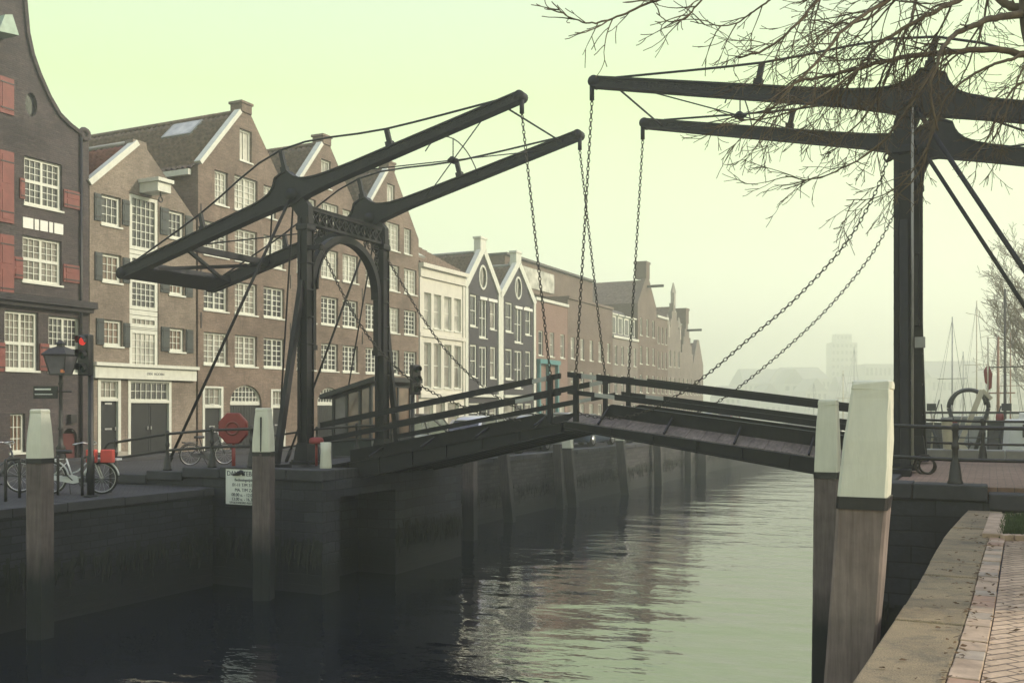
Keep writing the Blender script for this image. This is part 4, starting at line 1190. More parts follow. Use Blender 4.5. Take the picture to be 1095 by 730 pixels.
        b0 = along(-1,.03); k.tube([(b0.x,y-.13,b0.z),(b0.x,y+.13,b0.z)], .15, 14)
        for t_ in [i_/90 for i_ in range(-88, 89)]:
            if abs(t_) < .2: continue
            for q in (hgt(t_)-.035, -hgt(t_)+.095):
                c = along(t_, q)
                for g_ in (-1, 1): k.add([(c.x-.016,y+g_*.085,c.z),(c.x,y+g_*.085,c.z+.016),(c.x+.016,y+g_*.085,c.z),(c.x,y+g_*.085,c.z-.016),(c.x,y+g_*.099,c.z)], [(0,1,4),(1,2,4),(2,3,4),(3,0,4)])
        k.build('beam', ST2, BB)
        # truss rod over struts
        rp = [along(-.97,.16), along(-.5,.60), along(-.02,1.16), along(.46,.58), along(.93,.15)]
        k = MB(); k.tube([(p.x,y,p.z) for p in smooth_path(rp,4)], .023, 6); k.build('truss_rod', ST2, BB)
        for t, b1, h1 in ((-.5,.15,.60),(-.02,.56,1.16),(.46,.15,.58)):
            k = MB(); a, b = along(t,b1), along(t,h1); k.bar((a.x,y,a.z),(b.x,y,b.z), .1, .08, (0,1,0))
            k.bar((a.x,y,a.z-.02),(a.x+(b.x-a.x)*.3,y,a.z+(b.z-a.z)*.3), .16, .14, (0,1,0)); k.build('strut', ST2, BB)
    ya, yb = YN, YFAR; k = MB()
    for (t1, t2) in ((.28,.86),(.86,.28)):
        a, b = along(t1,-.02), along(t2,-.02); k.tube([(a.x,ya,a.z),(b.x,yb,b.z)], .014, 5)
    a = along(.57,-.02); k.tube([(a.x,(ya+yb)/2-.07,a.z),(a.x,(ya+yb)/2+.07,a.z)], .08, 10); k.torus((a.x,(ya+yb)/2,a.z), (0,0,1), .11, .028, 14, 6)
    k.torus((a.x,(ya+yb)/2,a.z-1.1), (1,0,0), 1.6, .014, 12, 5, a0=pi*.22, a1=pi*.78, ref=(0,1,0)); k.tube([(a.x,(ya+yb)/2,a.z),(a.x,(ya+yb)/2,a.z+.5)], .014, 5)
    k.build('cross_bracing', ST2, BB)
    k = MB(); a = along(.93,-.0); k.tube([(a.x,ya,a.z),(a.x,yb,a.z)], .02, 6); k.build('tie_rod', ST2, BB)
    a, b = along(-.18,0), along(-.62,0); k = MB()
    k.bar((b.x,ya,b.z),(b.x,yb,b.z), .12, .16)
    c = along(-.9,0); k.bar((b.x,ya,b.z-.03),(c.x,yb,c.z-.03), .07, .09); k.bar((b.x,yb,b.z-.05),(c.x,ya,c.z-.05), .07, .09)
    k.tube([(along(-.12,0).x,ya,along(-.12,0).z),(b.x,yb,b.z)], .02, 6); k.tube([(along(-.12,0).x,yb,along(-.12,0).z),(b.x,ya,b.z)], .02, 6)
    k.build('cross_bracing', ST2, BB)
    k = MB(); p, q = along(-1.0,0), along(-.86,0); n = (along(-1,.1)-along(-1,0)).normalized()
    k.prism([(v.x,v.z) for v in (p+n*.10,q+n*.07,q-n*.08,p-n*.10)], 'y', YN+.09, YFAR-.09); k.build('counterweight', ST2, BB)
    # ---- leaf
    LF = thing_part('bridge_leaf', T)
    sl = (zc-hinge[1])/(XC-hinge[0])
    def z_at(x): return hinge[1]+(x-hinge[0])*sl
    xe = XC - s*.03
    def strip(mb, xa, xb, y0, y1, d0, d1):
        mb.prism([(xa,z_at(xa)+d0),(xb,z_at(xb)+d0),(xb,z_at(xb)+d1),(xa,z_at(xa)+d1)], 'y', y0, y1)
    g = MB()
    dh, dt = (.46, .20) if s > 0 else (.32, .15)
    def taper(mb, xa, xb, y0, y1, a0, a1, b0, b1):
        mb.prism([(xa,z_at(xa)+a0),(xb,z_at(xb)+b0),(xb,z_at(xb)+b1),(xa,z_at(xa)+a1)], 'y', y0, y1)
    dep = lambda x: dh+(dt-dh)*(x-hinge[0])/(xe-hinge[0])
    for y0, y1 in ((YN-.1,YN+.02),(YFAR-.02,YFAR+.1)):
        taper(g, hinge[0], xe, y0, y1, -dh+.03, -.03, -dt+.03, -.03); taper(g, hinge[0], xe, y0-.05, y1+.05, -dh, -dh+.028, -dt, -dt+.028); strip(g, hinge[0], xe, y0-.05, y1+.05, -.028, .0)
        x = hinge[0]+s*.5
        while (xe-x)*s > .2:
            g.prism([(x,z_at(x)-dep(x)+.028),(x+.04,z_at(x)-dep(x)+.028),(x+.04,z_at(x)-.03),(x,z_at(x)-.03)], 'y', y0-.04, y1+.04); x += s*.85
    for i in range(5):
        yy = YN+.3+(YFAR-YN-.6)*i/4; taper(g, hinge[0], xe, yy-.05, yy+.05, -dh+.05, -.09, -dt+.04, -.09)
    strip(g, xe-s*.12, xe, YN-.08, YFAR+.08, -dt+.035, -.095)
    g.build('girder', ST1, LF)
    d = MB(); x = hinge[0]
    while (xe-x)*s > .05:
        xn = x+s*min(.24, abs(xe-x)); strip(d, x+s*.006, xn-s*.004, YN+.04, YFAR-.04, -.085, -.012+rnd.uniform(-.004,.004)); x = xn
    d.build('deck', M['deck'], LF)
    lift = .04 if s > 0 else .17
    for y0, yo, yi in ((YN+.62,YN+.05,YN+.63),(YFAR-.78,YFAR-.05,YFAR-.63)):
        fw = MB(); x = hinge[0]
        while (xe-x)*s > .05:
            xn = x+s*min(.30, abs(xe-x)); a, b = x+s*.004, xn-s*.004; dz = rnd.uniform(-.004,.004)
            q = [(a,yo,z_at(a)+.012+dz),(b,yo,z_at(b)+.012+dz),(b,yi,z_at(b)+lift+dz),(a,yi,z_at(a)+lift+dz)]
            fw.add(q+[(p[0],p[1],p[2]-.03) for p in q], [(0,1,2,3),(7,6,5,4),(0,4,5,1),(1,5,6,2),(2,6,7,3),(3,7,4,0)]); x = xn
        fw.build('footway', M['deck'], LF)
        kb = MB()
        strip(kb, hinge[0]+s*.1, xe-s*.75, y0, y0+.16, lift-.02, lift+.24); strip(kb, hinge[0]+s*.1, xe-s*.75, y0-.02, y0+.18, lift+.241, lift+.262)
        a = xe-s*.75; kb.prism([(a,z_at(a)+lift),(a+s*.22,z_at(a+s*.22)+lift),(a+s*.2,z_at(a)+lift+.12),(a+s*.1,z_at(a)+lift+.22),(a,z_at(a)+lift+.262)], 'y', y0, y0+.16)
        for q in range(4):
            xx = hinge[0]+s*(1.0+q*1.35); kb.bar((xx,y0+.08,z_at(xx)+lift+.2),(xx,yo,z_at(xx)+.03), .03, .05)
        kb.build('wheel_guard', ST2, LF)
    for y in (YN-.02, YFAR+.02):
        rl = MB(); tipx = xe-s*.05
        for lev, h in ((.94,.105),(.60,.095)):
            c0 = tipx-s*(.62 if lev > .8 else 1.0); c1 = tipx-s*(.30 if lev > .8 else .58)
            strip(rl, hinge[0]-s*.25, c0, y-.035, y+.035, lev-h/2, lev+h/2); strip(rl, c1, tipx, y-.035, y+.035, lev-h/2, lev+h/2)
            strip(rl, hinge[0]-s*.25, c0, y-.05, y+.05, lev+h/2, lev+h/2+.02)
            pc = MB(); strip(pc, c0, c1, y-.028, y+.028, lev-h/2+.01, lev+h/2-.005); pc.build('railing_joint', M['alu'], LF)
        ro_ = rl.build('railing', ST2, LF)
    # ---- chains
    for y in (YN, YFAR):
        e = along(1.0,.06); xx = XC-s*.28; k = MB()
        make_chain(k, [(e.x+.05*s,y-.05,e.z-.34),(xx,y-.08,z_at(xx)+1.0),(xx,y-.08,z_at(xx)+.05)]); k.build('chain', M['chain'], T)
        k = MB(); k.box(xx-.045, xx+.045, y-.13, y-.03, z_at(xx)+.02, z_at(xx)+.95); k.build('hanger', ST1, LF)
    for y, pts in sags:
        k = MB(); path = smooth_path([on_y(px, py, y) for px, py in pts], 8); make_chain(k, path, .085, .011, .029)
        k.torus(path[0], (0,1,0), .07, .02, 12, 6); k.build('chain', M['chain'], T)
        k = MB(); k.box(min(path[0].x, xcol), max(path[0].x, xcol), y-.04, y+.04, path[0].z-.05, path[0].z+.05); k.build('chain_bracket', ST1, PO)
    return T

def thing_part(name, T):
    """a part that only gathers its own pieces"""
    o = bpy.data.objects.new(name, None); o.empty_display_size = .1; COL.objects.link(o); o.parent = T
    BASE[o.name] = BASE[T.name]
    return o

far_anch = [((-14.45,YN-.12,8.8),(-17.9,17.55,2.3),.035), ((-14.4,YN-.12,8.8),(-17.6,21.4,2.45),.022), ((-14.4,YFAR+.12,8.7),(-18.0,24.6,2.25),.022), ((-14.45,YFAR+.12,8.8),(-17.9,22.1,2.3),.03)]
half_bridge(1, 'black drawbridge half on the far bank, its arched portal in front of the brick warehouse', -14.47, 8.81, -14.15, 2.6, (-8.67,10.25), (-19.9,7.3), (-13.45,2.6), 3.62, far_anch,
    [(YN-.05, [(343,264),(361,303),(384,345),(410,379),(440,406),(480,428),(520,443),(560,450)]), (YFAR+.05, [(408,267),(428,300),(452,340),(480,378),(515,412),(545,432),(575,445)])])
near_anch = [((-1.2,YN-.12,9.1),(2.35,17.5,2.8),.04), ((-1.25,YFAR-.12,9.1),(2.35,21.9,2.8),.04)]
RB = half_bridge(-1, 'black drawbridge half on the brick road side, its beams behind the bare branches', -1.2, 9.11, -1.37, 2.84, (-7.05,10.31), (4.75,7.75), (-1.95,2.9), 3.64, near_anch,
    [(YN-.05, [(950,168),(935,208),(903,262),(850,320),(800,363),(750,405),(700,436),(655,447),(612,441)]), (YFAR+.05, [(960,222),(930,275),(880,335),(820,390),(770,428),(735,445)])])
k = MB(); k.tube([(-1.2,YN-.2,2.86),(-1.2,YN-.2,9.0)], .022, 8)
k.build('conduit', M['concrete'], RB)
k = MB(); k.box(-1.16,-1.0,YN-.26,YN-.15,4.92,5.1); k.build('switch_box', M['lead'], RB)
k = MB(); k.torus((-1.0,YN-.35,2.95), (.3,1,0), .16, .02, 16, 6); k.torus((-.95,YN-.45,2.93), (.1,1,.3), .13, .018, 16, 6); k.build('chain', M['chain'], RB)
# ------------------------------------------------------------------ mooring posts
def mooring_post(label, x, y, zt, w_, kind='square', rz=0.0, lean=(0,0), cap=1.0, capm=None, wood=None, group='white-topped timber mooring posts', double=False, below=-.6, taper=.22):
    t = thing('mooring_post', label, 'mooring post', (x,y,0), rz, group); BASE[t.name] = Vector((0,0,0))
    wood = wood or M['post']; capm = capm or M['cap']; zc = zt - cap
    r_ = random.Random(int(abs(x*37+y*11)*10))
    n = {'square': 4, 'hex': 6, 'oct': 8}[kind]
    def ring(z, f=1.0, fx=None):
        s = w_/2*f; ox, oy = lean[0]*(z-zt), lean[1]*(z-zt)
        if n == 4:
            ch = s*.12; pts = [(-s,-s+ch),(-s+ch,-s),(s-ch,-s),(s,-s+ch),(s,s-ch),(s-ch,s),(-s+ch,s),(-s,s-ch)]
        else:
            a0 = pi/n if n == 8 else 0
            pts = [(s*1.06*cos(a0+2*pi*i/n), s*1.06*sin(a0+2*pi*i/n)) for i in range(n)]
        return [(p[0]+ox+(r_.uniform(-.004,.004)), p[1]+oy+(r_.uniform(-.004,.004)), z) for p in pts]
    parts = [(-1,1)] if not double else [(-.5,.5),(.5,.5)]
    m = MB(); m.smooth = False
    zs = [below + (zc-.002-below)*i/14 for i in range(15)]
    m.loft([ring(z, 1.0 + r_.uniform(-.006,.006)) for z in zs], smooth=False)
    if double: m.box(-.022, .022, -w_/2-.012, -w_/2+.02, below, zc-.01)
    m.build('shaft', wood, t)
    if cap > 0:
        c = MB(); c.smooth = False
        k = [(0,1.0),(.12,.985),(.3,.955),(.5,.90),(.7,.82),(.85,.75),(.925,.715),(.93,.735),(.965,.735),(.99,.71),(1.0,.6)]
        c.loft([ring(zc+cap*a, 1-(1-f)*taper/.285) for a, f in k], smooth=False)
        o = c.build('cap', capm, t)
        b = MB(); b.loft([ring(zc-.055,1.05), ring(zc+.03,1.05)], smooth=False); b.build('band', M['black'], t)
        if double:
            g = MB(); g.box(-.012, .012, -w_/2-.006, -w_/2+.03, zc+.04, zc+cap*.8); g.build('split', M['black'], t)
    return t
# this side
p = mooring_post('big leaning mooring post with white cap and black band, nearest the stone coping', -.735, 7.25, 4.09, .325, lean=(.072,0), cap=.83, wood=M['postlight'])
mooring_post('thinner upright white-capped mooring post in the water just behind the big leaning one', -1.93, 13.5, 4.01, .30, lean=(.012,0), cap=.98)
# far side
mooring_post('white-capped mooring post beside the white bicycle, standing against the dark wall', -14.55, 11.5, 3.88, .45, 'hex', rz=R(26), cap=.86, taper=.30)
mooring_post('white-capped split double mooring post standing in front of the opening-hours sign', -13.35, 15.8, 3.9, .37, 'square', rz=R(22), cap=.92, double=True, taper=.28)
old = 'old mooring posts along the far quay wall'
def wallpost(px, pb, label, zt, w_=.32, cap=.35, lean=(0,0), m='oldpost'):
    q = on_z(px, pb, 0)
    if m == 'oldpost': q = on_x(px, pb, XL+.32)
    x = q.x
    mooring_post(label, x, q.y, zt, w_, 'square', rz=R(8), lean=lean, cap=cap, wood=M[m], group=old, taper=.05)
wallpost(502.5, 577, 'brownish square post under the bridge leaf, no white top showing', 3.1, .36, 0, m='post')
wallpost(537, 558, 'short white-topped dark post by the far wall, next to the brownish one', 2.78, .34, .42, (-.10,0))
wallpost(605.5, 537, 'white-topped dark post by the far wall, in front of the blue car', 2.95, .38, .66, (-.10,0))
wallpost(596, 534, 'black post without white top close beside a white-topped one by the blue car', 2.5, .3, 0, (-.05,0))
wallpost(662, 527, 'white-topped dark post by the far wall, just past the nose of the blue car', 2.9, .36, .5, (-.10,0))
wallpost(703, 518, 'first bare dark post past the last white-topped one along the far wall', 2.3, .38, 0, (-.03,0))
wallpost(736, 511.5, 'second bare dark post past the last white-topped one along the far wall', 2.3, .36, 0)
wallpost(751, 507.5, 'last bare dark post visible along the far wall, under the sloping deck', 2.2, .5, 0)

# ------------------------------------------------------------------ sign, street things on the far side
t = thing('notice_sign', 'white notice sign with bridge opening hours on the abutment wall', 'sign', (-14.55,16.64,2.18))
k = MB(); k.box(-15.08,-14.02,16.6,16.625,1.80,2.57); k.build('panel', M['signwhite'], t)
k = MB()
for a in ((-15.1,-14.0,2.57,2.595),(-15.1,-14.0,1.775,1.80),(-15.1,-15.08,1.80,2.57),(-14.02,-14.0,1.80,2.57)): k.box(a[0],a[1],16.592,16.63,a[2],a[3])
k.build('frame', M['black'], t)
for s_, sz, z in (('DAMIATEBRUG',.145,2.47),('Bedieningstijden',.085,2.335),('01-11 T/M 31-03',.10,2.225),('MA. T/M ZA.',.10,2.115),('08.00 u. - 12.00 u.',.10,2.01),('13.00 u. - 16.30 u.',.10,1.915),('UITGEZONDERD FEESTDAGEN',.06,1.84)):
    text(s_, sz, (-14.55,16.597,z), (pi/2,0,0), t, M['ink'])
k = MB(); k.tube([(-14.86,16.58,2.44),(-14.72,16.57,2.47),(-14.62,16.58,2.535)], [.02,.045,.03], 6); k.tube([(-14.62,16.575,2.53),(-14.55,16.57,2.44)], [.035,.02], 6); k.build('scrape', M['black'], t)

def traffic_light(label, x, y, zg, ztop, rz, lit=True):
    t = thing('traffic_light', label, 'traffic light', (x,y,zg), rz, 'traffic lights at the bridge')
    h = ztop-zg; k = MB(); k.lathe([(.075,0),(.075,.8),(.055,.84),(.055,h-.1)], (0,0,0), 12); k.lathe([(.14,0),(.14,.04)], (0,0,0), 12); k.build('pole', M['black'], t)
    k = MB(); k.box(-.14,.14,-.22,-.06,h-.82,h); bevel(k.build('housing', M['black'], t), .03)
    for i in range(3):
        z = h-.14-i*.27
        k = MB(); k.tube([(0,-.222,z),(0,-.235,z)], .08, 16); l = k.build('lens', M['redlamp'] if (i == 0 and lit) else M['darklens'], t)
        k = MB(); vs, fs = [], []
        for j in range(13):
            a = -.25+ (pi+.5)*j/12
            for (rr, yy) in ((.108,-.225),(.108,-.40+.10*abs(j-6)/6),(.1,-.40+.10*abs(j-6)/6),(.1,-.225)): vs.append((rr*cos(a),yy,z+rr*sin(a)))
        for j in range(12):
            for q in range(4): fs.append((j*4+q,(j+1)*4+q,(j+1)*4+(q+1)%4,j*4+(q+1)%4))
        k.add(vs, fs); k.build('visor', M['black'], l)
    return t
q = on_z(97, 531, ZS); traffic_light('black traffic light with red lamp lit, by the white bicycle', q.x, q.y, ZS+.0, 5.36, R(8))
q = at(441.5, 436, 27.0); traffic_light('dark unlit traffic light standing behind the bridge keeper cabin', q.x, q.y, ZS, 5.08, R(60), False)

q = on_z(65, 510, ZS)
t = thing('street_lamp', 'old cast-iron street lamp with glass lantern and street-name plate', 'street lamp', (q.x,q.y,ZS), R(20))
k = MB(); k.lathe([(.16,0),(.16,.12),(.12,.18),(.11,.7),(.13,.74),(.06,.85),(.05,1.2),(.075,1.24),(.05,1.3),(.042,2.35),(.07,2.4),(.04,2.46),(.05,2.62)], (0,0,0), 12); k.tube([(-.3,0,2.2),(.3,0,2.2)], .022, 8); k.build('post', M['iron'], t)
k = MB()
def sq(a, z): return [(i*a,j*a,z) for i,j in ((-1,-1),(1,-1),(1,1),(-1,1))]
k.loft([sq(.19,2.66), sq(.29,3.12)], cap=False, smooth=False); L = k.build('lantern', M['lampglass'], t)
k = MB(); k.loft([sq(.33,3.12), sq(.34,3.15), sq(.2,3.3), sq(.07,3.36), sq(.07,3.42), sq(.1,3.43), sq(.02,3.52)], smooth=False); k.build('lantern_roof', M['iron'], L)
k = MB(); k.loft([sq(.2,2.62), sq(.2,2.66)], smooth=False); k.build('lantern_base', M['iron'], L)
k = MB()
for i,j in ((-1,-1),(1,-1),(1,1),(-1,1)): k.bar((i*.19,j*.19,2.66),(i*.29,j*.29,3.12), .03, .03)
k.build('lantern_frame', M['iron'], L)
k = MB(); k.box(.12,.22,-.22,-.2,2.68,2.76); k.build('lens', M['reflector'], L)
k = MB(); k.box(-.72,-.06,-.045,-.02,2.02,2.34); n_ = k.build('name_plate', M['black'], t)
k = MB(); k.box(-.68,-.24,-.052,-.046,2.24,2.28); k.box(-.68,-.2,-.052,-.046,2.12,2.14); k.build('lettering', M['signwhite'], n_)

# lifebuoy housing
q = at(249.5, 436, 23.6)
t = thing('lifebuoy_box', 'red octagonal lifebuoy housing on a red pole behind the railing', 'lifebuoy box', (q.x,q.y,2.2), R(26))
k = MB(); oc = [(.37*cos(pi/8+pi*i/4)*1.0, 1.21+.40*sin(pi/8+pi*i/4)) for i in range(8)]; k.prism(oc, 'y', -.08, .1); o = bevel(k.build('housing', M['redbox'], t), .03, 3)
k = MB(); k.torus((0,-.075,1.21), (0,1,0), .15, .03, 20, 6); k.build('ring', M['red'], t)
k = MB(); k.tube([(0,.02,0),(0,.02,.9)], .045, 10); k.build('pole', M['redbox'], t)

# railing of the far approach
def railing_post(mb, x, y, z, h=.95, lean=.0, m=None):
    mb.lathe([(.105,0),(.105,.03),(.09,.06),(.06,.30),(.045,.33),(.038,.4),(.038,h-.32),(.05,h-.3),(.05,h-.24),(.036,h-.22),(.036,h-.06),(.05,h-.04),(.05,h+.03),(.025,h+.06)], (x,y,z), 10)
t = thing('railing', 'black iron railing with flared posts on the far bridge approach', 'railing', (-16.5,16.88,2.2))
pts = [(-18.75,16.9,2.24),(-17.1,16.9,2.46),(-15.75,16.9,2.56),(-14.62,16.9,2.6)]
for i, p in enumerate(pts): 
    k = MB(); railing_post(k, *p, h=.86); k.build('post', M['iron'], t)
k = MB()
for hh in (.84,.46):
    pp = [Vector(p)+Vector((0,0,hh)) for p in pts]
    k.tube(pp+[Vector((-14.2,16.9,2.6+hh))], .03, 8)
k.tube(smooth_path([Vector((-18.75,16.9,3.08)),Vector((-18.95,16.88,3.06)),Vector((-19.1,16.85,2.9)),Vector((-19.15,16.8,2.75))]), .03, 8)
k.build('rail', M['iron'], t)
t = thing('railing', 'iron railing behind the cabin side of the far bridge approach', 'railing', (-16.5,22.5,2.2))
pts = [(p[0],22.5,p[2]) for p in pts]
for p in pts:
    k = MB(); railing_post(k, *p, h=.86); k.build('post', M['iron'], t)
k = MB()
for hh in (.84,.46): k.tube([Vector(p)+Vector((0,0,hh)) for p in pts], .03, 8)
k.build('rail', M['iron'], t)
# this side
def near_railing(label, y, xs, z, h):
    t = thing('railing', label, 'railing', (xs[0],y,z))
    for x in xs:
        k = MB(); railing_post(k, x, y, z, h); k.build('post', M['iron'], t)
    k = MB()
    for hh in (h-.01, h*.43): k.tube([(-1.35,y,z+hh+.03),(xs[0],y,z+hh),(xs[-1]+.6,y,z+hh)], .026, 8)
    k.build('rail', M['iron'], t)
near_railing('black iron railing along the near edge of the brick road', 15.1, [-.45,2.1,4.6,7.1], 2.83, .80)
near_railing('black iron railing along the harbour edge of the brick road', 22.4, [-.15,2.4,4.9], 2.79, .84)
t = thing('beacon_post', 'squat white post with red band at the hinge of the bridge leaf', 'post', (-13.05,17.6,2.6))
k = MB(); k.lathe([(.12,-.2),(.13,0),(.11,.3),(.12,.52)], (-13.25,17.75,2.62), 10); k.build('shaft', M['cap'], t)
k = MB(); k.lathe([(.16,0),(.17,.05),(.15,.12),(.1,.14)], (-13.62,17.9,3.1), 12); k.lathe([(.03,-.5),(.03,0)], (-13.62,17.9,3.1), 8); k.build('lamp', M['redbox'], t)

# bridge keeper's cabin
t = thing('cabin', 'small dark bridge keeper cabin with large windows and sloping flat roof', 'cabin', (-16.2,24,2.15))
x0, x1, y0, y1, zg = -16.95, -15.6, 23.0, 25.1, 2.1
zr = lambda x: 4.28+(x-x0)/(x1-x0)*.36
k = MB(); k.box(x0,x1,y0,y1,zg,2.98); k.build('base', M['greendark'], t)
k = MB()
for (x,y) in ((x0+.04,y0+.04),(x0+.5,y0+.04),(x0+.95,y0+.04),(x1-.04,y0+.04),(x1-.04,y0+.75),(x1-.04,y0+1.4),(x1-.04,y1-.04),(x0+.04,y1-.04),(x0+.04,y0+1.0)): k.box(x-.04,x+.04,y-.04,y+.04,2.98,zr(x)-.06)
k.box(x0,x1,y0-.01,y0+.07,2.981,3.05); k.box(x1-.07,x1+.01,y0+.05,y1,2.981,3.05); k.bar((x0+.02,y0+.04,zr(x0)-.1),(x1-.02,y0+.04,zr(x1)-.1),.085,.07); k.bar((x1-.04,y0+.02,zr(x1)-.11),(x1-.04,y1,zr(x1)-.11),.085,.07); k.bar((x0+.04,y0+.02,zr(x0)-.11),(x0+.04,y1,zr(x0)-.11),.085,.07); k.box(x0-.01,x0+.07,y0+.05,y1,2.982,3.05); k.build('frame', M['hullblack'], t)
for (a,b,ax) in ((x0+.08,x0+.46,'y'),(x0+.54,x0+.91,'y'),(x0+.99,x1-.08,'y'),(y0+.08,y0+.71,'x'),(y0+.79,y0+1.36,'x'),(y0+1.44,y1-.08,'x')):
    k = MB()
    if ax == 'y': k.box(a,b,y0+.03,y0+.04,3.05,zr(a)-.07)
    else: k.box(x1-.04,x1-.03,a,b,3.05,zr(x1)-.08)
    k.build('window', M['lampglass'] if ax == 'y' and a < x0+.4 else M['pane4'], t)
k = MB(); k.prism([(x0-.25,zr(x0-.25)-.06),(x1+.25,zr(x1+.25)-.06),(x1+.25,zr(x1+.25)+.07),(x0-.25,zr(x0-.25)+.07)], 'y', y0-.25, y1+.25); k.build('roof', M['hullblack'], t)
k = MB(); k.box(x0+.2, x1-.15, y1-.07, y1-.05, zg, zr(x0)-.07); k.build('back_wall', M['mastwood'], t)

# bollard on the coping
q = on_z(1073, 537, ZQ)
t = thing('bollard', 'black cast-iron mooring bollard on the coping by the abutment', 'bollard', q)
k = MB(); k.lathe([(.15,0),(.15,.03),(.10,.07),(.085,.12),(.11,.155),(.19,.175),(.195,.19),(.16,.215),(.05,.23)], q, 20); k.build('bollard', M['iron'], t)
t = thing('mooring_post', 'cream leaning mooring post on the harbour edge behind the black columns', 'mooring post', (-.75,22.9,2.5), 0, 'white-topped timber mooring posts')
k = MB(); k.loft([[(-.75+cx+.11*cos(2*pi*i/10)+ox,22.9+.11*sin(2*pi*i/10),z) for i in range(10)] for cx, ox, z in ((0,0,2.4),(0,-.05,3.0),(0,-.1,3.62),(0,-.1,3.66))], smooth=True); k.build('shaft', M['cream'], t)
k = MB(); k.tube([(-.85,22.9,3.62),(-.85,22.9,3.70)], .12, 10); k.build('cap', M['lead'], t)

# ------------------------------------------------------------------ bicycles and racks
def bicycle(label, p, ang, mf, bag=False, group='bicycles parked on the far street'):
    t = thing('bicycle', label, 'bicycle', p, ang, group)
    W = .53; rr = .335
    for x in (-W, W):
        k = MB(); k.torus((x,0,rr), (0,1,0), rr-.02, .021, 28, 6); wl = k.build('wheel', M['rubber'], t)
        k = MB(); k.torus((x,0,rr), (0,1,0), rr-.045, .012, 28, 5)
        for i in range(14):
            a = 2*pi*i/14; k.tube([(x,0,rr),(x+(rr-.05)*cos(a),0,rr+(rr-.05)*sin(a))], .0022, 4)
        k.tube([(x,-.05,rr),(x,.05,rr)], .022, 8); k.build('rim', M['chrome'], wl)
        k = MB(); k.torus((x,0,rr), (0,1,0), rr+.025, .018, 18, 6, a0=pi*1.05, a1=pi*1.95, ref=(1,0,0)); k.build('mudguard', mf, t)
    k = MB(); bb = (-.06,0,.29); hd = (.36,0,.72); st = (-.22,0,.74)
    k.tube([bb,st], .017, 8); k.tube([hd,(.1,0,.36),bb], .02, 8); k.tube([(.37,0,.8),(.02,0,.47),(-.10,0,.43)], .016, 8)
    for s_ in (-.05,.05): k.tube([bb,(-W,s_,rr)], .011, 6); k.tube([(-.2,0,.66),(-W,s_,rr)], .01, 6); k.tube([(.4,s_,.66),(W,s_,rr)], .013, 6)
    k.tube([(.34,0,.88),(.41,0,.64)], .022, 8); k.build('frame', mf, t)
    k = MB(); k.tube([(.34,0,.88),(.32,0,1.02)], .015, 8); k.tube(smooth_path([(.12,-.29,1.04),(.26,-.28,1.07),(.34,-.12,1.03),(.34,.12,1.03),(.26,.28,1.07),(.12,.29,1.04)]), .012, 8); k.tube([(.06,-.29,1.03),(.16,-.29,1.05)], .018, 8); k.tube([(.06,.29,1.03),(.16,.29,1.05)], .018, 8); k.build('handlebar', M['chrome'], t)
    k = MB(); k.tube([st,(-.25,0,.86)], .013, 8); k.loft([[(-.25+dx,w_*sy,.87+dz) for sy,dz in ((-1,0),(-.6,.045),(.6,.045),(1,0),(.5,-.03),(-.5,-.03))] for dx,w_ in ((-.15,.09),(-.05,.1),(.08,.04),(.15,.02))]); k.build('saddle', M['black'], t)
    k = MB(); k.prism([(-.5,.30),(-.06,.22),(.06,.24),(.06,.36),(-.06,.40),(-.5,.38)], 'y', -.055, -.035); k.build('chain_guard', mf, t)
    k = MB(); k.torus((-.06,0,.29), (0,1,0), .09, .01, 16, 5)
    for s_ in (-1,1): k.tube([(-.06,s_*.06,.29),(-.06+s_*.12,s_*.07,.29-s_*.11)], .01, 6); k.box(-.11+s_*.12,-.01+s_*.12,s_*.07-.02+s_*.05,s_*.07+.02+s_*.05,.27-s_*.11,.295-s_*.11)
    k.tube([(-.15,0,.28),(-.05,-.17,.02)], .009, 6); k.build('pedals', M['black'], t)
    k = MB()
    for s_ in (-.07,0,.07): k.tube([(-.3,s_,.72),(-.78,s_,.72)], .008, 5)
    for s_ in (-.08,.08): k.tube([(-.7,s_,.72),(-W,s_*.6,rr)], .007, 5)
    k.box(-.78,-.7,-.05,.05,.70,.74); k.build('luggage_rack', mf, t)
    if bag:
        for a,b in ((.30,.50),(.60,.86)):
            k = MB(); k.box(a,b,-.24,-.11,.66,.93); bevel(k.build('pannier', M['bag'], t), .02)
        k = MB(); k.box(.28,.88,-.1,.16,.70,.74); k.build('front_rack', mf, t)
    return t
q0, q1 = on_z(56, 531, ZS), on_z(107, 524, ZS)
mid = (q0+q1)/2; ang = atan2((q1-q0).y,(q1-q0).x)
q = at(82, 436, 20.3); bicycle('white ladies bicycle with bright red panniers on the front', (q.x,q.y,ZS), R(24), M['bikewhite'], True)
q = at(-6, 436, 20.6); bicycle('dark grey bicycle half cut off beyond the mooring post', (q.x,q.y,ZS), R(30), M['bikedark'])
q = at(222, 436, 30.5); bicycle('dark bicycle leaning by the warehouse doors behind the railing', (q.x,q.y,ZS), R(60), M['bikedark'])
def rack(px0, px1, pb, label):
    a, b = on_z(px0, pb+2, ZS), on_z(px1, pb-2, ZS)
    t = thing('bicycle_rack', label, 'bicycle rack', a, 0, 'black hoop bicycle racks')
    k = MB(); h = Vector((0,0,.78)); k.tube(smooth_path([a, a+h*.9, a+h+(b-a)*.12, b+h-(b-a)*.12, b+h*.9, b], 4), .03, 8); k.build('hoop', M['black'], t)
rack(54, 62, 531, 'black hoop rack beside the rear wheel of the white bicycle'); rack(88, 118, 528, 'black hoop rack around the front wheel of the white bicycle'); rack(6, 21, 534, 'black hoop rack hidden half behind the mooring post')

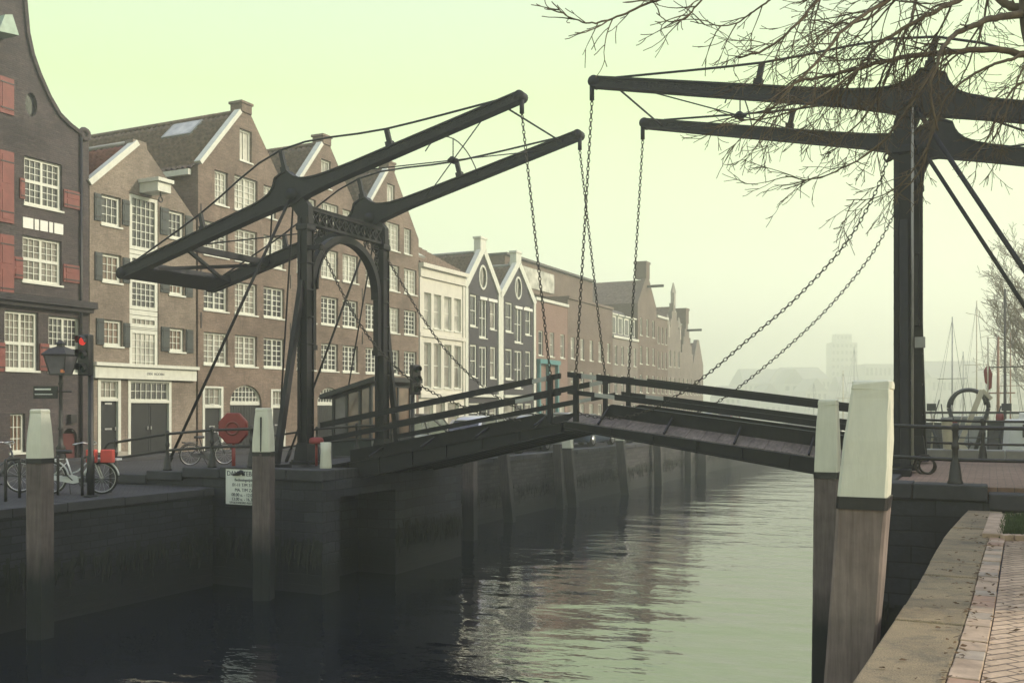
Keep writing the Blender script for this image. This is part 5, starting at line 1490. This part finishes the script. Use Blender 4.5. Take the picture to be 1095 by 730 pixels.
# ------------------------------------------------------------------ cars
def car(label, p, rz, paint, group='cars parked along the far quay'):
    t = thing('car', label, 'car', p, rz, group)
    # x forward, y left
    def sec(x, hw, zb, zm, zt, ht):
        return [(x,-hw*.93,zb),(x,-hw,zb+.12),(x,-hw*1.0,zm),(x,-hw*.96,zt-.06),(x,-ht,zt),(x,ht,zt),(x,hw*.96,zt-.06),(x,hw,zm),(x,hw,zb+.12),(x,hw*.93,zb)]
    b = MB(); b.loft([sec(x,hw,zb,zm,zt,ht) for x,hw,zb,zm,zt,ht in ((-2.05,.62,.34,.55,.82,.5),(-2.0,.76,.24,.58,.9,.66),(-1.7,.83,.2,.6,.96,.74),(-.9,.86,.19,.62,.93,.76),(0,.87,.19,.62,.91,.76),(.75,.86,.19,.62,.92,.74),(1.1,.85,.2,.6,.9,.72),(1.6,.81,.2,.55,.79,.62),(1.92,.72,.24,.5,.68,.5),(2.03,.55,.32,.48,.58,.4))], smooth=True)
    body = b.build('body', paint, t)
    g = MB()
    def cab(x, w0, z0): return x, w0, z0
    g.loft([[(x,-w0,z0),(x+dx,-w1,z1),(x+dx,w1,z1),(x,w0,z0)] for x,w0,z0,dx,w1,z1 in ((-1.86,.68,.93,.02,.66,.96),(-1.75,.73,.93,.28,.56,1.33),(-1.0,.76,.92,.05,.59,1.45),(-.1,.76,.91,0,.6,1.47),(.5,.75,.91,-.16,.58,1.38),(1.22,.70,.89,-.02,.68,.92))], smooth=False)
    g.build('window', M['pane'], t)
    r_ = MB(); r_.loft([[(x,-w_,z),(x,-w_*.8,z+.035),(x,w_*.8,z+.035),(x,w_,z)] for x,w_,z in ((-1.52,.55,1.31),(-.95,.595,1.45),(-.1,.605,1.47),(.38,.59,1.385))]);
    for sy in (-1,1):
        r_.bar((.36,sy*.575,1.39),(1.2,sy*.70,.91), .06,.05); r_.bar((-1.47,sy*.555,1.33),(-1.84,sy*.69,.93), .1,.09); r_.bar((-.35,sy*.60,1.46),(-.3,sy*.765,.9), .07,.04)
    r_.build('roof', paint, t)
    for x in (-1.28,1.28):
        for sy in (-1,1):
            k = MB(); k.tube([(x,sy*.66,.31),(x,sy*.87,.31)], .31, 20); wl = k.build('wheel', M['rubber'], t)
            k = MB(); k.tube([(x,sy*.87,.31),(x,sy*.885,.31)], .2, 14)
            k.build('rim', M['chrome'], wl)
    for sy in (-1,1):
        k = MB(); k.loft([[(1.72,sy*.46,.66),(1.72,sy*.74,.64),(1.72,sy*.74,.74),(1.72,sy*.5,.76)],[(1.98,sy*.42,.56),(1.9,sy*.68,.56),(1.84,sy*.72,.68),(1.92,sy*.44,.66)]]); k.build('headlight', M['signwhite'], t)
        k = MB(); k.box(-2.06,-1.9,sy*.55,sy*.76,.66,.86); k.build('tail_light', M['redbox'], t)
        k = MB(); k.loft([[(.82,sy*.86,.93),(.92,sy*.86,.93),(.92,sy*.86,1.04),(.82,sy*.86,1.04)],[(.84,sy*1.0,.94),(.9,sy*1.0,.94),(.9,sy*1.0,1.03),(.84,sy*1.0,1.03)]]); k.build('mirror', paint, t)
    k = MB(); k.box(2.0,2.045,-.26,.26,.36,.46); k.build('number_plate', M['signwhite'], t)
    return t
first = car('dark blue car parked on the far quay under the middle of the bridge', (-17.3,43.5,ZS), R(90), CARS['blue'])
def car_copy(label, y, paint, x=-17.3, rz=90, group='cars parked along the far quay'):
    c = copy_tree(first); c.location = (x,y,ZS); c.rotation_euler = (0,0,R(rz)); c['label'] = label; c['group'] = group
    for o in c.children:
        if o.name.split('.')[0] in ('body','roof','mirror'):
            o.material_slots[0].link = 'OBJECT'; o.material_slots[0].material = paint
    return c
for y, pn, lb in ((38.3,'silver','silver car parked directly behind the dark blue car'),(33.2,'white','white car seen past the far bridge leaf, between the grey and a silver car'),(28.0,'grey','grey car parked closest to the bridge keeper cabin'),
                  (48.9,'silver','silver car parked directly ahead of the dark blue car'),(54.4,'black','black car between the silver car and a white car beyond the bridge'),(60.2,'white','white car seen through the rails beyond the bridge'),
                  (66.0,'grey','grey car, second from the end of the misty parked row'),(71.6,'red','dull red car at the far misty end of the parked row')):
    car_copy(lb, y, CARS[pn])
for y, pn, lb in ((40.5,'black','black car parked against the warehouse pavement'),(52.5,'grey','grey car parked before the dark gabled houses'),(58.5,'silver','silver car parked before the pink brick house')):
    car_copy(lb, y, CARS[pn], -24.9, -90, 'cars parked along the houses')

# ------------------------------------------------------------------ boats beyond the brick road
q = at(1034, 436, 33.4) + Vector((0,2.6,0))
t = thing('work_boat', 'dredger-like work boat with hoop frame and slanting cream crane arm', 'boat', (q.x,q.y,0), R(1))
k = MB(); k.loft([[(-1.7*f,y,0.0),(-1.9*f,y,h),(1.9*f,y,h),(1.7*f,y,0.0)] for f,y,h in ((.9,-3,2.0),(1,-1,2.0),(1,4,2.0),(.7,7,2.2),(.1,9,2.5))], smooth=False); k.build('hull', M['hullblack'], t)
k = MB(); k.box(-1.2,1.2,.5,4,2.0,2.7); k.box(-.6,.6,1.2,3.4,2.7,3.5); k.box(-.7,.7,1.1,3.5,3.5,3.58); k.build('deckhouse', M['lead'], t)
for x in (-1.05,1.05):
    k = MB(); k.box(x-.42,x+.42,-2.6,-2.4,2.15,3.3); k.build('grille', M['slate'], t)
k = MB()
for x in (-1.05,1.05):
    for a in (-.45,.45): k.box(x+a-.03,x+a+.03,-2.66,-2.56,2.1,3.35)
    k.box(x-.48,x+.48,-2.66,-2.56,3.3,3.4)
k.box(-1.7,1.7,-2.9,-2.8,3.7,3.78); k.tube([(-1.7,-2.8,2.2),(-1.7,-2.8,4.0)], .03, 6); k.tube([(1.7,-2.8,2.2),(1.7,-2.8,4.0)], .03, 6)
for zz in (2.9,3.3): k.tube([(-1.9,-2.9,zz),(1.9,-2.9,zz)], .025, 6)
for i in range(9): k.tube([(-1.9+i*.475,-2.9,2.0),(-1.9+i*.475,-2.9,3.3)], .02, 5)
k.box(-1.3,-1.0,-2.85,-2.7,3.8,4.05); k.box(1.0,1.3,-2.85,-2.7,3.8,4.05); k.build('stern_frame', M['hullblack'], t)
k = MB(); k.torus((0,-2.2,3.9), (0,1,0), .62, .07, 22, 8, a0=pi, a1=2*pi, ref=(1,0,0)); k.torus((0,-2.3,4.0), (0,1,0), .52, .05, 22, 8, a0=pi, a1=2*pi, ref=(1,0,0)); k.tube([(-.62,-2.2,3.9),(-.2,-2.2,2.4)], .07, 8); k.tube([(.62,-2.2,3.9),(.2,-2.2,2.4)], .07, 8); k.build('hoop_frame', M['black'], t)
k = MB(); k.bar((-.25,-2.6,2.7),(.42,-2.5,4.5), .14, .16); k.bar((.42,-2.5,4.5),(.7,-2.4,4.2), .1, .12); k.bar((-.3,-2.7,2.6),(.1,-2.65,2.2), .3, .3); k.build('crane_arm', M['cream'], t)
k = MB(); k.lathe([(.11,0),(.13,.13),(.11,.26)], (.95,-2.9,3.45), 10); k.build('fender', M['redbox'], t)
k = MB(); k.lathe([(.1,0),(.12,.1),(.1,.2)], (-.45,-2.9,3.3), 10); k.build('fender', M['redbox'], t)
r6 = random.Random(4)
for i in range(14):
    k = MB(); a_ = (r6.uniform(-1.5,1.5), r6.uniform(-2.75,-2.0), r6.uniform(2.0,2.6)); k.tube([a_, (a_[0]+r6.uniform(-.5,.5), a_[1]+r6.uniform(-.1,.1), a_[2]+r6.uniform(.5,1.7))], r6.uniform(.02,.05), 6); k.build('rigging_gear', r6.choice([M['hullblack'],M['cream'],M['black'],M['alu']]), t)
k = MB(); k.add([(.62,-1,4.5),(.65,-1,5.4),(.76,-1.02,5.1),(.74,-1,4.6)], [(0,1,2,3)]); k.add([(.62,-1.01,4.7),(.58,-1.01,5.4),(.48,-1.02,5.2),(.52,-1,4.8)], [(0,1,2,3)]); f_ = k.build('flag', M['redbox'], t); k = MB(); k.tube([(.62,-1,2.5),(.62,-1,6.4)], .025, 6); k.build('flag_pole', M['cream'], t)

q = at(1101, 436, 26.5) + Vector((0,2.5,0))
t = thing('cabin_boat', 'white stepped cabin boat moored beside the brick road', 'boat', (q.x,q.y,0), R(1))
k = MB(); k.loft([[(-1.0*f,y,0),(-1.25*f,y,1.9),(1.25*f,y,1.9),(1.0*f,y,0)] for f,y in ((1,-2.5),(1.05,0),(1,3),(.6,5),(.08,6.4))], smooth=False); k.build('hull', M['boatwhite'], t)
k = MB(); k.prism([(-.62,1.9),(-.50,3.55),(-.1,3.55),(-.1,3.75),(1.2,3.75),(1.2,1.9)], 'y', -2.2, 2.5); bevel(k.build('cabin', M['boatwhite'], t), .04)
k = MB(); k.box(.1,.95,-2.23,-2.195,2.1,2.75); k.build('hatch', M['slate'], t)
k = MB(); k.box(-.2,.9,-2.23,-2.197,3.1,3.45); k.build('window', M['pane'], t)

def sail_boat(px, Y, ztop, label, m, r_=.06, hullm=None):
    q = at(px, 436, Y)
    t = thing('sailing_boat', label, 'boat', (q.x,q.y,0), R(70), 'sailing boats moored in the harbour')
    k = MB(); k.loft([[(x,-w_*1.0,h),(x,-w_*.75,.1),(x,w_*.75,.1),(x,w_,h)] for x,w_,h in ((-3.6,.7,1.0),(-2,1.15,.95),(0,1.3,.95),(2,1.0,1.05),(3.6,.12,1.35))], smooth=True); k.build('hull', hullm or M['hullblack'], t)
    k = MB(); k.box(-1.8,1.2,-.75,.75,.9,1.5); bevel(k.build('cabin', M['boatwhite'], t), .06)
    k = MB(); k.tube([(.6,0,.9),(.6,0,ztop)], [r_,r_*.6], 8); k.tube([(.6,-.9,ztop*.6),(.6,.9,ztop*.6)], r_*.4, 6); mt = k.build('mast', m, t)
    k = MB(); k.tube([(.5,0,1.9),(-3.0,0,2.0)], r_*.8, 8); k.build('boom', m, mt)
    k = MB()
    for e in ((3.5,0,1.4),(-3.5,0,1.1),(.5,1.25,1.0),(.5,-1.25,1.0)): k.tube([e,(.6,0,ztop-.15)], .008, 4)
    k.build('rigging', M['iron'], t)
sail_boat(1014, 60, 9.5, 'sailing boat with thin grey mast just past the black columns', M['alu'])
sail_boat(1027, 85, 8.8, 'small sailing boat with short pale mast among the harbour masts', M['alu'], hullm=M['boatwhite'])
sail_boat(1041, 72, 11.8, 'sailing boat with the tallest pale mast, behind the work boat', M['cream'])
sail_boat(1063, 55, 7.9, 'sailing boat with thick varnished red-brown mast', M['mastwood'], .11)
sail_boat(1070, 50, 10.0, 'sailing boat with tall dark spar close to the hazy trees', M['oldpost'], .09)
sail_boat(1077, 66, 9.0, 'sailing boat with slim brown mast in front of the hazy trees', M['mastwood'])
sail_boat(899, 120, 8.5, 'distant sailing boat below the misty tower, by the white-capped post', M['cream'], .09, M['boatwhite'])
sail_boat(911, 130, 12.0, 'distant sailing boat with a high thin mast over the misty tower', M['alu'], .07)
sail_boat(868, 140, 7.5, 'tiny misty sailing boat left of the thin mooring post', M['alu'], .07, M['boatwhite'])

# ------------------------------------------------------------------ the misty far bank
def far_building(name, label, px0, px1, pt, Y, roof='hip', m=None, cols=8, floors=3, cat='building', depth=24, pe=None):
    Y *= 1.65; depth *= 1.5
    a, b = at(px0, 436, Y), at(px1, 436, Y)
    t = thing(name, label, cat, (a+b)/2*Vector((1,1,0)) if False else Vector(((a.x+b.x)/2,(a.y+b.y)/2,1.6)), TH)
    wd = (b-a).length; H = EYE+(436-pt)/F*Y-1.6; he = H if pe is None else EYE+(436-pe)/F*Y-1.6
    k = MB(); k.box(-wd/2,wd/2,0,depth,-1,he); k.build('wall', m or M['farwall'], t)
    if pe is not None:
        k = MB()
        if roof == 'gable': k.prism([(-wd/2,he),(wd/2,he),(0,H)], 'y', -.2, depth)
        else: k.loft([[(-wd/2,-.3,he+.01),(wd/2,-.3,he+.01),(wd/2,depth,he+.01),(-wd/2,depth,he+.01)],[(-wd/2+(wd*.06),depth*.45,H),(wd/2-wd*.06,depth*.45,H),(wd/2-wd*.06,depth*.55,H),(-wd/2+wd*.06,depth*.55,H)]], smooth=False)
        k.build('roof', M['farroof'], t)
    fh = he/floors
    if cols:
        for f in range(floors):
            for c in range(cols):
                x = -wd/2+wd*(c+.5)/cols; k = MB(); k.box(x-wd/cols*.25,x+wd/cols*.25,-.06,.02,f*fh+fh*.3,f*fh+fh*.75); k.build('window', M['pane'], t)
    return t
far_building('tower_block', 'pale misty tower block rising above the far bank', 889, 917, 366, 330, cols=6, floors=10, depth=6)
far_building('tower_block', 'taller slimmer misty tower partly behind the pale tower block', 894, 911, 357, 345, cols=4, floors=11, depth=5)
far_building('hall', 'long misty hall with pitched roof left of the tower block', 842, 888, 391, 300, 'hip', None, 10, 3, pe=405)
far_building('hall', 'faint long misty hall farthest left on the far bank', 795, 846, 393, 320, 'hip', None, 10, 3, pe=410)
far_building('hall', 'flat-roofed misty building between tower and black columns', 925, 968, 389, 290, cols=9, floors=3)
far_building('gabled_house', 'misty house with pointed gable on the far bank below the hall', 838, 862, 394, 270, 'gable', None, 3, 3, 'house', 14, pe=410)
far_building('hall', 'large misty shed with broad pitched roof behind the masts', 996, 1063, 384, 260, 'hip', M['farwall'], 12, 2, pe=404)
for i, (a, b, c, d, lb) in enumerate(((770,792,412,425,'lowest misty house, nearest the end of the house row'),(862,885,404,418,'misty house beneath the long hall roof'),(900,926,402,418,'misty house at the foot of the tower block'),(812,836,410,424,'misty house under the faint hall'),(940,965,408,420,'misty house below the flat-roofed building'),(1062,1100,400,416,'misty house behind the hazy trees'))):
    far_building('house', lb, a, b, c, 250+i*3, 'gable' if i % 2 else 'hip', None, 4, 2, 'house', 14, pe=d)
# ------------------------------------------------------------------ trees
rt = random.Random(99)
def rv(s=1.0): return Vector((rt.gauss(0,s), rt.gauss(0,s), rt.gauss(0,s)))
CR = Vector((CT, ST, 0)); CF = Vector((-ST, CT, 0)); UP = Vector((0,0,1))

def twig(mb, p, d, L, r, level, droop=.25, curl=.5, sides=4, spread=.9):
    """one shoot: sags first, turns up at its tip, and carries smaller shoots"""
    n = max(5, min(14, int(L/.06))); st = L/n; pts = [p.copy()]; d = d.normalized(); dirs = [d]
    side = rv(); side.z *= .3
    for i in range(n):
        f = i/n
        d = (d + rv(.07) + side*.09 + UP*(-droop*.34*(1-f) + curl*.5*max(0,f-.4))).normalized()
        p = p + d*st; pts.append(p.copy()); dirs.append(d)
    rs = [max(.0027, r*(1-.7*i/n)) for i in range(n+1)]
    mb.tube(pts, rs, sides, cap=False)
    if level <= 0: return
    k = {2: 5, 1: 4}.get(level, 3)
    k = max(2, int(k*min(1.3, L/.8+.3)))
    for j in range(k):
        i = rt.randint(int(n*.25), n-1)
        ax = dirs[i].cross(rv()).normalized()
        nd = (dirs[i] + ax*rt.uniform(.4,spread)).normalized()
        twig(mb, pts[i], nd, L*rt.uniform(.28,.6), rs[i]*.7, level-1, droop*.8, curl, sides, spread)

def limb(mb, pts, r0, r1, kids, L, level=2, droop=.3, curl=.5, lo=.1, bias=None, sides=8):
    path = smooth_path(pts, 7); n = len(path); j_ = min(.007, r1*.5)
    path = [q + rv(j_)*(1 if 0 < i < n-1 else 0) for i, q in enumerate(path)]
    r0 *= .72; r1 *= .8
    mb.tube(path, [r0+(r1-r0)*(i/(n-1))**.6 for i in range(n)], sides, cap=True)
    for j in range(kids):
        f = lo+(1-lo)*(j+rt.random())/kids; i = min(n-2, int(f*(n-1)))
        d = (path[i+1]-path[i]).normalized(); ax = d.cross(rv()).normalized()
        nd = (d*rt.uniform(.5,1.1) + ax*rt.uniform(.4,1.0) + (bias or Vector())*.6).normalized()
        twig(mb, path[i], nd, L*rt.uniform(.5,1.25)*(1.1-.35*f), max(.005, min(.012, (r0+(r1-r0)*f)*.42)), level, droop, curl)

def P(px, py, Y): return at(px, py, Y)
t = thing('tree', 'bare tree whose branches hang across the black drawbridge beams', 'tree', (P(1140,600,9.9).x, P(1140,600,9.9).y, ZQ))
tr = MB()
tp = smooth_path([Vector((P(1140,600,9.9).x,P(1140,600,9.9).y,ZQ-.1)), P(1140,420,9.9), P(1134,200,9.9), P(1120,70,9.8), P(1107,10,9.8), P(1108,-90,9.9), P(1130,-220,10.2)], 8)
tr.tube(tp, [.24-.14*i/(len(tp)-1) + (.08*max(0,1-i/5)) for i in range(len(tp))], 14); tr.build('trunk', M['bark'], t)
cr = MB()
LB = -CR*.55 - UP*.25
limb(cr, [P(1106,58,9.8),P(1050,53,9.6),P(1000,57,9.4),P(955,63,9.2),P(930,70,9.0),P(890,80,8.8),P(850,87,8.6)], .055, .016, 22, .85, 2, .35, .5, .2, LB)
limb(cr, [P(1092,15,9.8),P(1060,20,9.5),P(1030,32,9.2),P(1012,45,8.9),P(1004,60,8.7),P(995,100,8.6),P(1003,140,8.6)], .06, .012, 9, .65, 2, .45, .5, .2, LB*.5)
limb(cr, [P(1100,14,9.9),P(1075,4,10),P(1055,-14,10.2),P(1030,-40,10.4)], .07, .04, 5, .8, 2, .3, .5)
limb(cr, [P(1075,-20,9.6),P(1030,-2,9.3),P(1000,12,9.1),P(965,32,9),P(935,52,8.9),P(915,80,8.8),P(890,115,8.8)], .045, .012, 16, .8, 2, .4, .5, .2, LB)
limb(cr, [P(1060,-60,9.4),P(990,-25,9.0),P(940,5,8.7),P(905,30,8.5),P(870,70,8.3),P(835,105,8.2),P(800,140,8.2)], .042, .010, 20, .8, 2, .35, .5, .15, LB)
limb(cr, [P(1040,-70,8.9),P(960,-45,8.4),P(900,-20,8.1),P(875,0,8.0),P(850,28,7.9),P(820,52,7.8),P(790,62,7.8)], .036, .009, 16, .7, 2, .3, .5, .25, LB)
limb(cr, [P(1020,-60,10.2),P(985,-15,10),P(975,20,9.8),P(960,50,9.7),P(945,90,9.6),P(920,130,9.6),P(880,160,9.6)], .036, .008, 11, .7, 2, .4, .5, .25, LB)
limb(cr, [P(1110,50,9.8),P(1085,62,9.6),P(1060,70,9.5),P(1020,95,9.4),P(1000,130,9.4),P(985,180,9.4),P(955,215,9.4)], .03, .008, 8, .55, 2, .45, .45, .25, LB)
limb(cr, [P(1120,90,9.9),P(1090,90,9.7),P(1070,115,9.6),P(1055,150,9.6),P(1035,175,9.6)], .024, .007, 9, .6, 2, .45, .5, .1, LB)
limb(cr, [P(1120,40,9.2),P(1095,70,9.0),P(1080,110,8.9),P(1062,150,8.9)], .022, .006, 8, .55, 2, .4, .5, .1, LB)
limb(cr, [P(1045,-40,9.2),P(1000,-20,9.0),P(960,-6,8.9),P(930,18,8.8),P(900,26,8.7),P(870,22,8.6)], .03, .008, 12, .7, 2, .3, .5, .2, LB)
limb(cr, [P(1080,-80,10.6),P(1060,-20,10.5),P(1050,30,10.5),P(1030,80,10.4),P(1010,120,10.4)], .028, .007, 9, .7, 2, .4, .5, .2, LB)
limb(cr, [P(1130,-40,9.5),P(1180,-60,9.5),P(1250,-110,9.4),P(1320,-150,9.2)], .06, .02, 12, .9, 2, .3, .5)
limb(cr, [P(1122,120,9.9),P(1170,70,10.1),P(1230,30,10.4),P(1290,20,10.6)], .05, .015, 12, .9, 2, .3, .5)
limb(cr, [P(1000,70,9.3),P(975,110,9.1),P(945,150,9.0),P(905,178,8.9),P(868,192,8.9),P(840,188,8.9)], .02, .006, 11, .6, 2, .35, .55, .15, LB)
limb(cr, [P(1005,120,9.2),P(990,160,9.1),P(965,195,9.1),P(935,212,9.1),P(905,214,9.1)], .016, .005, 8, .5, 2, .35, .55, .15, LB)
limb(cr, [P(935,60,8.8),P(890,95,8.5),P(845,120,8.4),P(800,128,8.4),P(765,118,8.4)], .018, .005, 11, .55, 2, .3, .55, .15, LB)
cr.build('crown', M['bark'], t)

q = P(1200, 640, 7.0)
t = thing('tree', 'bare tree beside the pavement with thin twigs arching along the top edge', 'tree', (q.x,q.y,ZQ))
tr = MB(); tp = smooth_path([Vector((q.x,q.y,ZQ-.1)), Vector((q.x,q.y,4.5)), Vector((q.x-.1,q.y+.05,6.5)), Vector((q.x,q.y,9))], 6)
tr.tube(tp, [.2-.1*i/(len(tp)-1) for i in range(len(tp))], 14); tr.build('trunk', M['bark'], t)
cr = MB(); top = Vector((q.x-.1,q.y+.05,6.6)); LB2 = -CR*.3
limb(cr, [top, P(900,-170,6.6), P(790,-60,6.4), P(735,-15,6.3), P(690,5,6.3), P(655,20,6.3), P(630,25,6.3), P(605,16,6.3), P(590,2,6.3)], .022, .004, 9, .34, 1, .2, .7, .45)
limb(cr, [top, P(880,-190,6.9), P(800,-90,6.7), P(770,-20,6.6), P(748,2,6.6), P(735,18,6.6), P(716,23,6.6), P(702,14,6.6)], .02, .004, 8, .34, 1, .2, .7, .5)
limb(cr, [top, P(930,-150,7.3), P(870,-40,7.2), P(830,-5,7.2), P(806,12,7.2), P(785,26,7.2), P(760,27,7.2), P(738,23,7.2)], .02, .004, 8, .38, 1, .2, .7, .5)
limb(cr, [top, Vector((q.x+.8,q.y+.4,8.3)), Vector((q.x+1.8,q.y+.6,9.2))], .07, .02, 8, .9, 2)
cr.build('crown', M['bark'], t)

def far_tree(label, p, h, spread, seed, m=None, dens=26, trunk=.28, group='bare trees standing in the mist'):
    global rt
    rt = random.Random(seed)
    t = thing('tree', label, 'tree', p, 0, group)
    b = Vector(p); k = MB()
    tp = [b+UP*(-.2), b+UP*h*.3, b+UP*h*.55+rv(.15), b+UP*h*.8+rv(.2)]
    tp = smooth_path(tp, 4); k.tube(tp, [trunk*(1-.7*i/(len(tp)-1)) for i in range(len(tp))], 8); k.build('trunk', M['barkfar'], t)
    c = MB()
    for j in range(dens):
        f = rt.uniform(.3,1.0); i = min(len(tp)-1, int(f*(len(tp)-1))); a = rt.random()*2*pi
        d = Vector((cos(a),sin(a),rt.uniform(.3,1.1))).normalized(); L = spread*(1.15-.55*f)*rt.uniform(.7,1.1)
        big_twig(c, tp[i], d, L, .07*(1.1-f*.6), 2)
    c.build('crown', m or M['barkfar'], t)
def big_twig(mb, p, d, L, r, level):
    n = 6; st = L/n; pts = [p.copy()]; dirs = [d]
    for i in range(n):
        d = (d + rv(.13) + UP*.05).normalized(); p = p+d*st; pts.append(p.copy()); dirs.append(d)
    mb.tube(pts, [max(.012, r*(1-.8*i/n)) for i in range(n+1)], 4, cap=False)
    if level <= 0: return
    for j in range(8 if level == 2 else 7):
        i = rt.randint(1, n); ax = dirs[i].cross(rv()).normalized()
        big_twig(mb, pts[i], (dirs[i]+ax*rt.uniform(.5,1)).normalized(), L*rt.uniform(.3,.5), r*.5, level-1)
q = P(1106, 436, 62); far_tree('tall brown bare tree at the harbour edge right of the masts', (q.x,q.y,2.2), 14.5, 4.6, 3, dens=40)
q = P(1122, 436, 82); far_tree('bare tree second in the misty row along the harbour', (q.x,q.y,2.2), 15, 5.2, 4, dens=34)
q = P(1100, 436, 105); far_tree('faint bare tree farthest along the harbour row', (q.x,q.y,2.2), 14, 5.2, 5, dens=30)
q = P(58, 436, 62); far_tree('pale bare tree top left behind the dark bell gable', (q.x,q.y,ZS), 19.0, 4.5, 6, dens=34, group='bare trees behind the warehouse roofs')
q = P(112, 436, 66); far_tree('pale bare tree top behind the warehouse roof ridge', (q.x,q.y,ZS), 20.5, 5, 8, dens=34, group='bare trees behind the warehouse roofs')
rt = random.Random(12)
k = MB(); 
for i in range(900):
    x = rt.uniform(5.4,20); y = rt.uniform(26,120); h = rt.uniform(.4,1.3); a = rt.random()*pi
    for j in range(5):
        p = Vector((x,y,2.25))+rv(.25); p.z = max(2.3, p.z)
        k.add([p, p+Vector((cos(a)*.15,sin(a)*.15,h*.5)), p+rv(.12)+UP*h], [(0,1,2)]); a += .7
tag(k.build('undergrowth', M['hedge']), kind='stuff')
# ------------------------------------------------------------------ render settings
scene.render.engine = 'CYCLES'
cy = scene.cycles
cy.use_denoising = True
try: cy.denoiser = 'OPENIMAGEDENOISE'
except Exception: pass
cy.max_bounces = 12; cy.diffuse_bounces = 3; cy.glossy_bounces = 4; cy.transmission_bounces = 2; cy.volume_bounces = 10
cy.caustics_reflective = False; cy.caustics_refractive = False
cy.sample_clamp_indirect = 6
vs_ = scene.view_settings
vs_.view_transform = 'Standard'; vs_.look = 'None'; vs_.gamma = 1.0; vs_.use_curve_mapping = False; vs_.exposure = 0.55
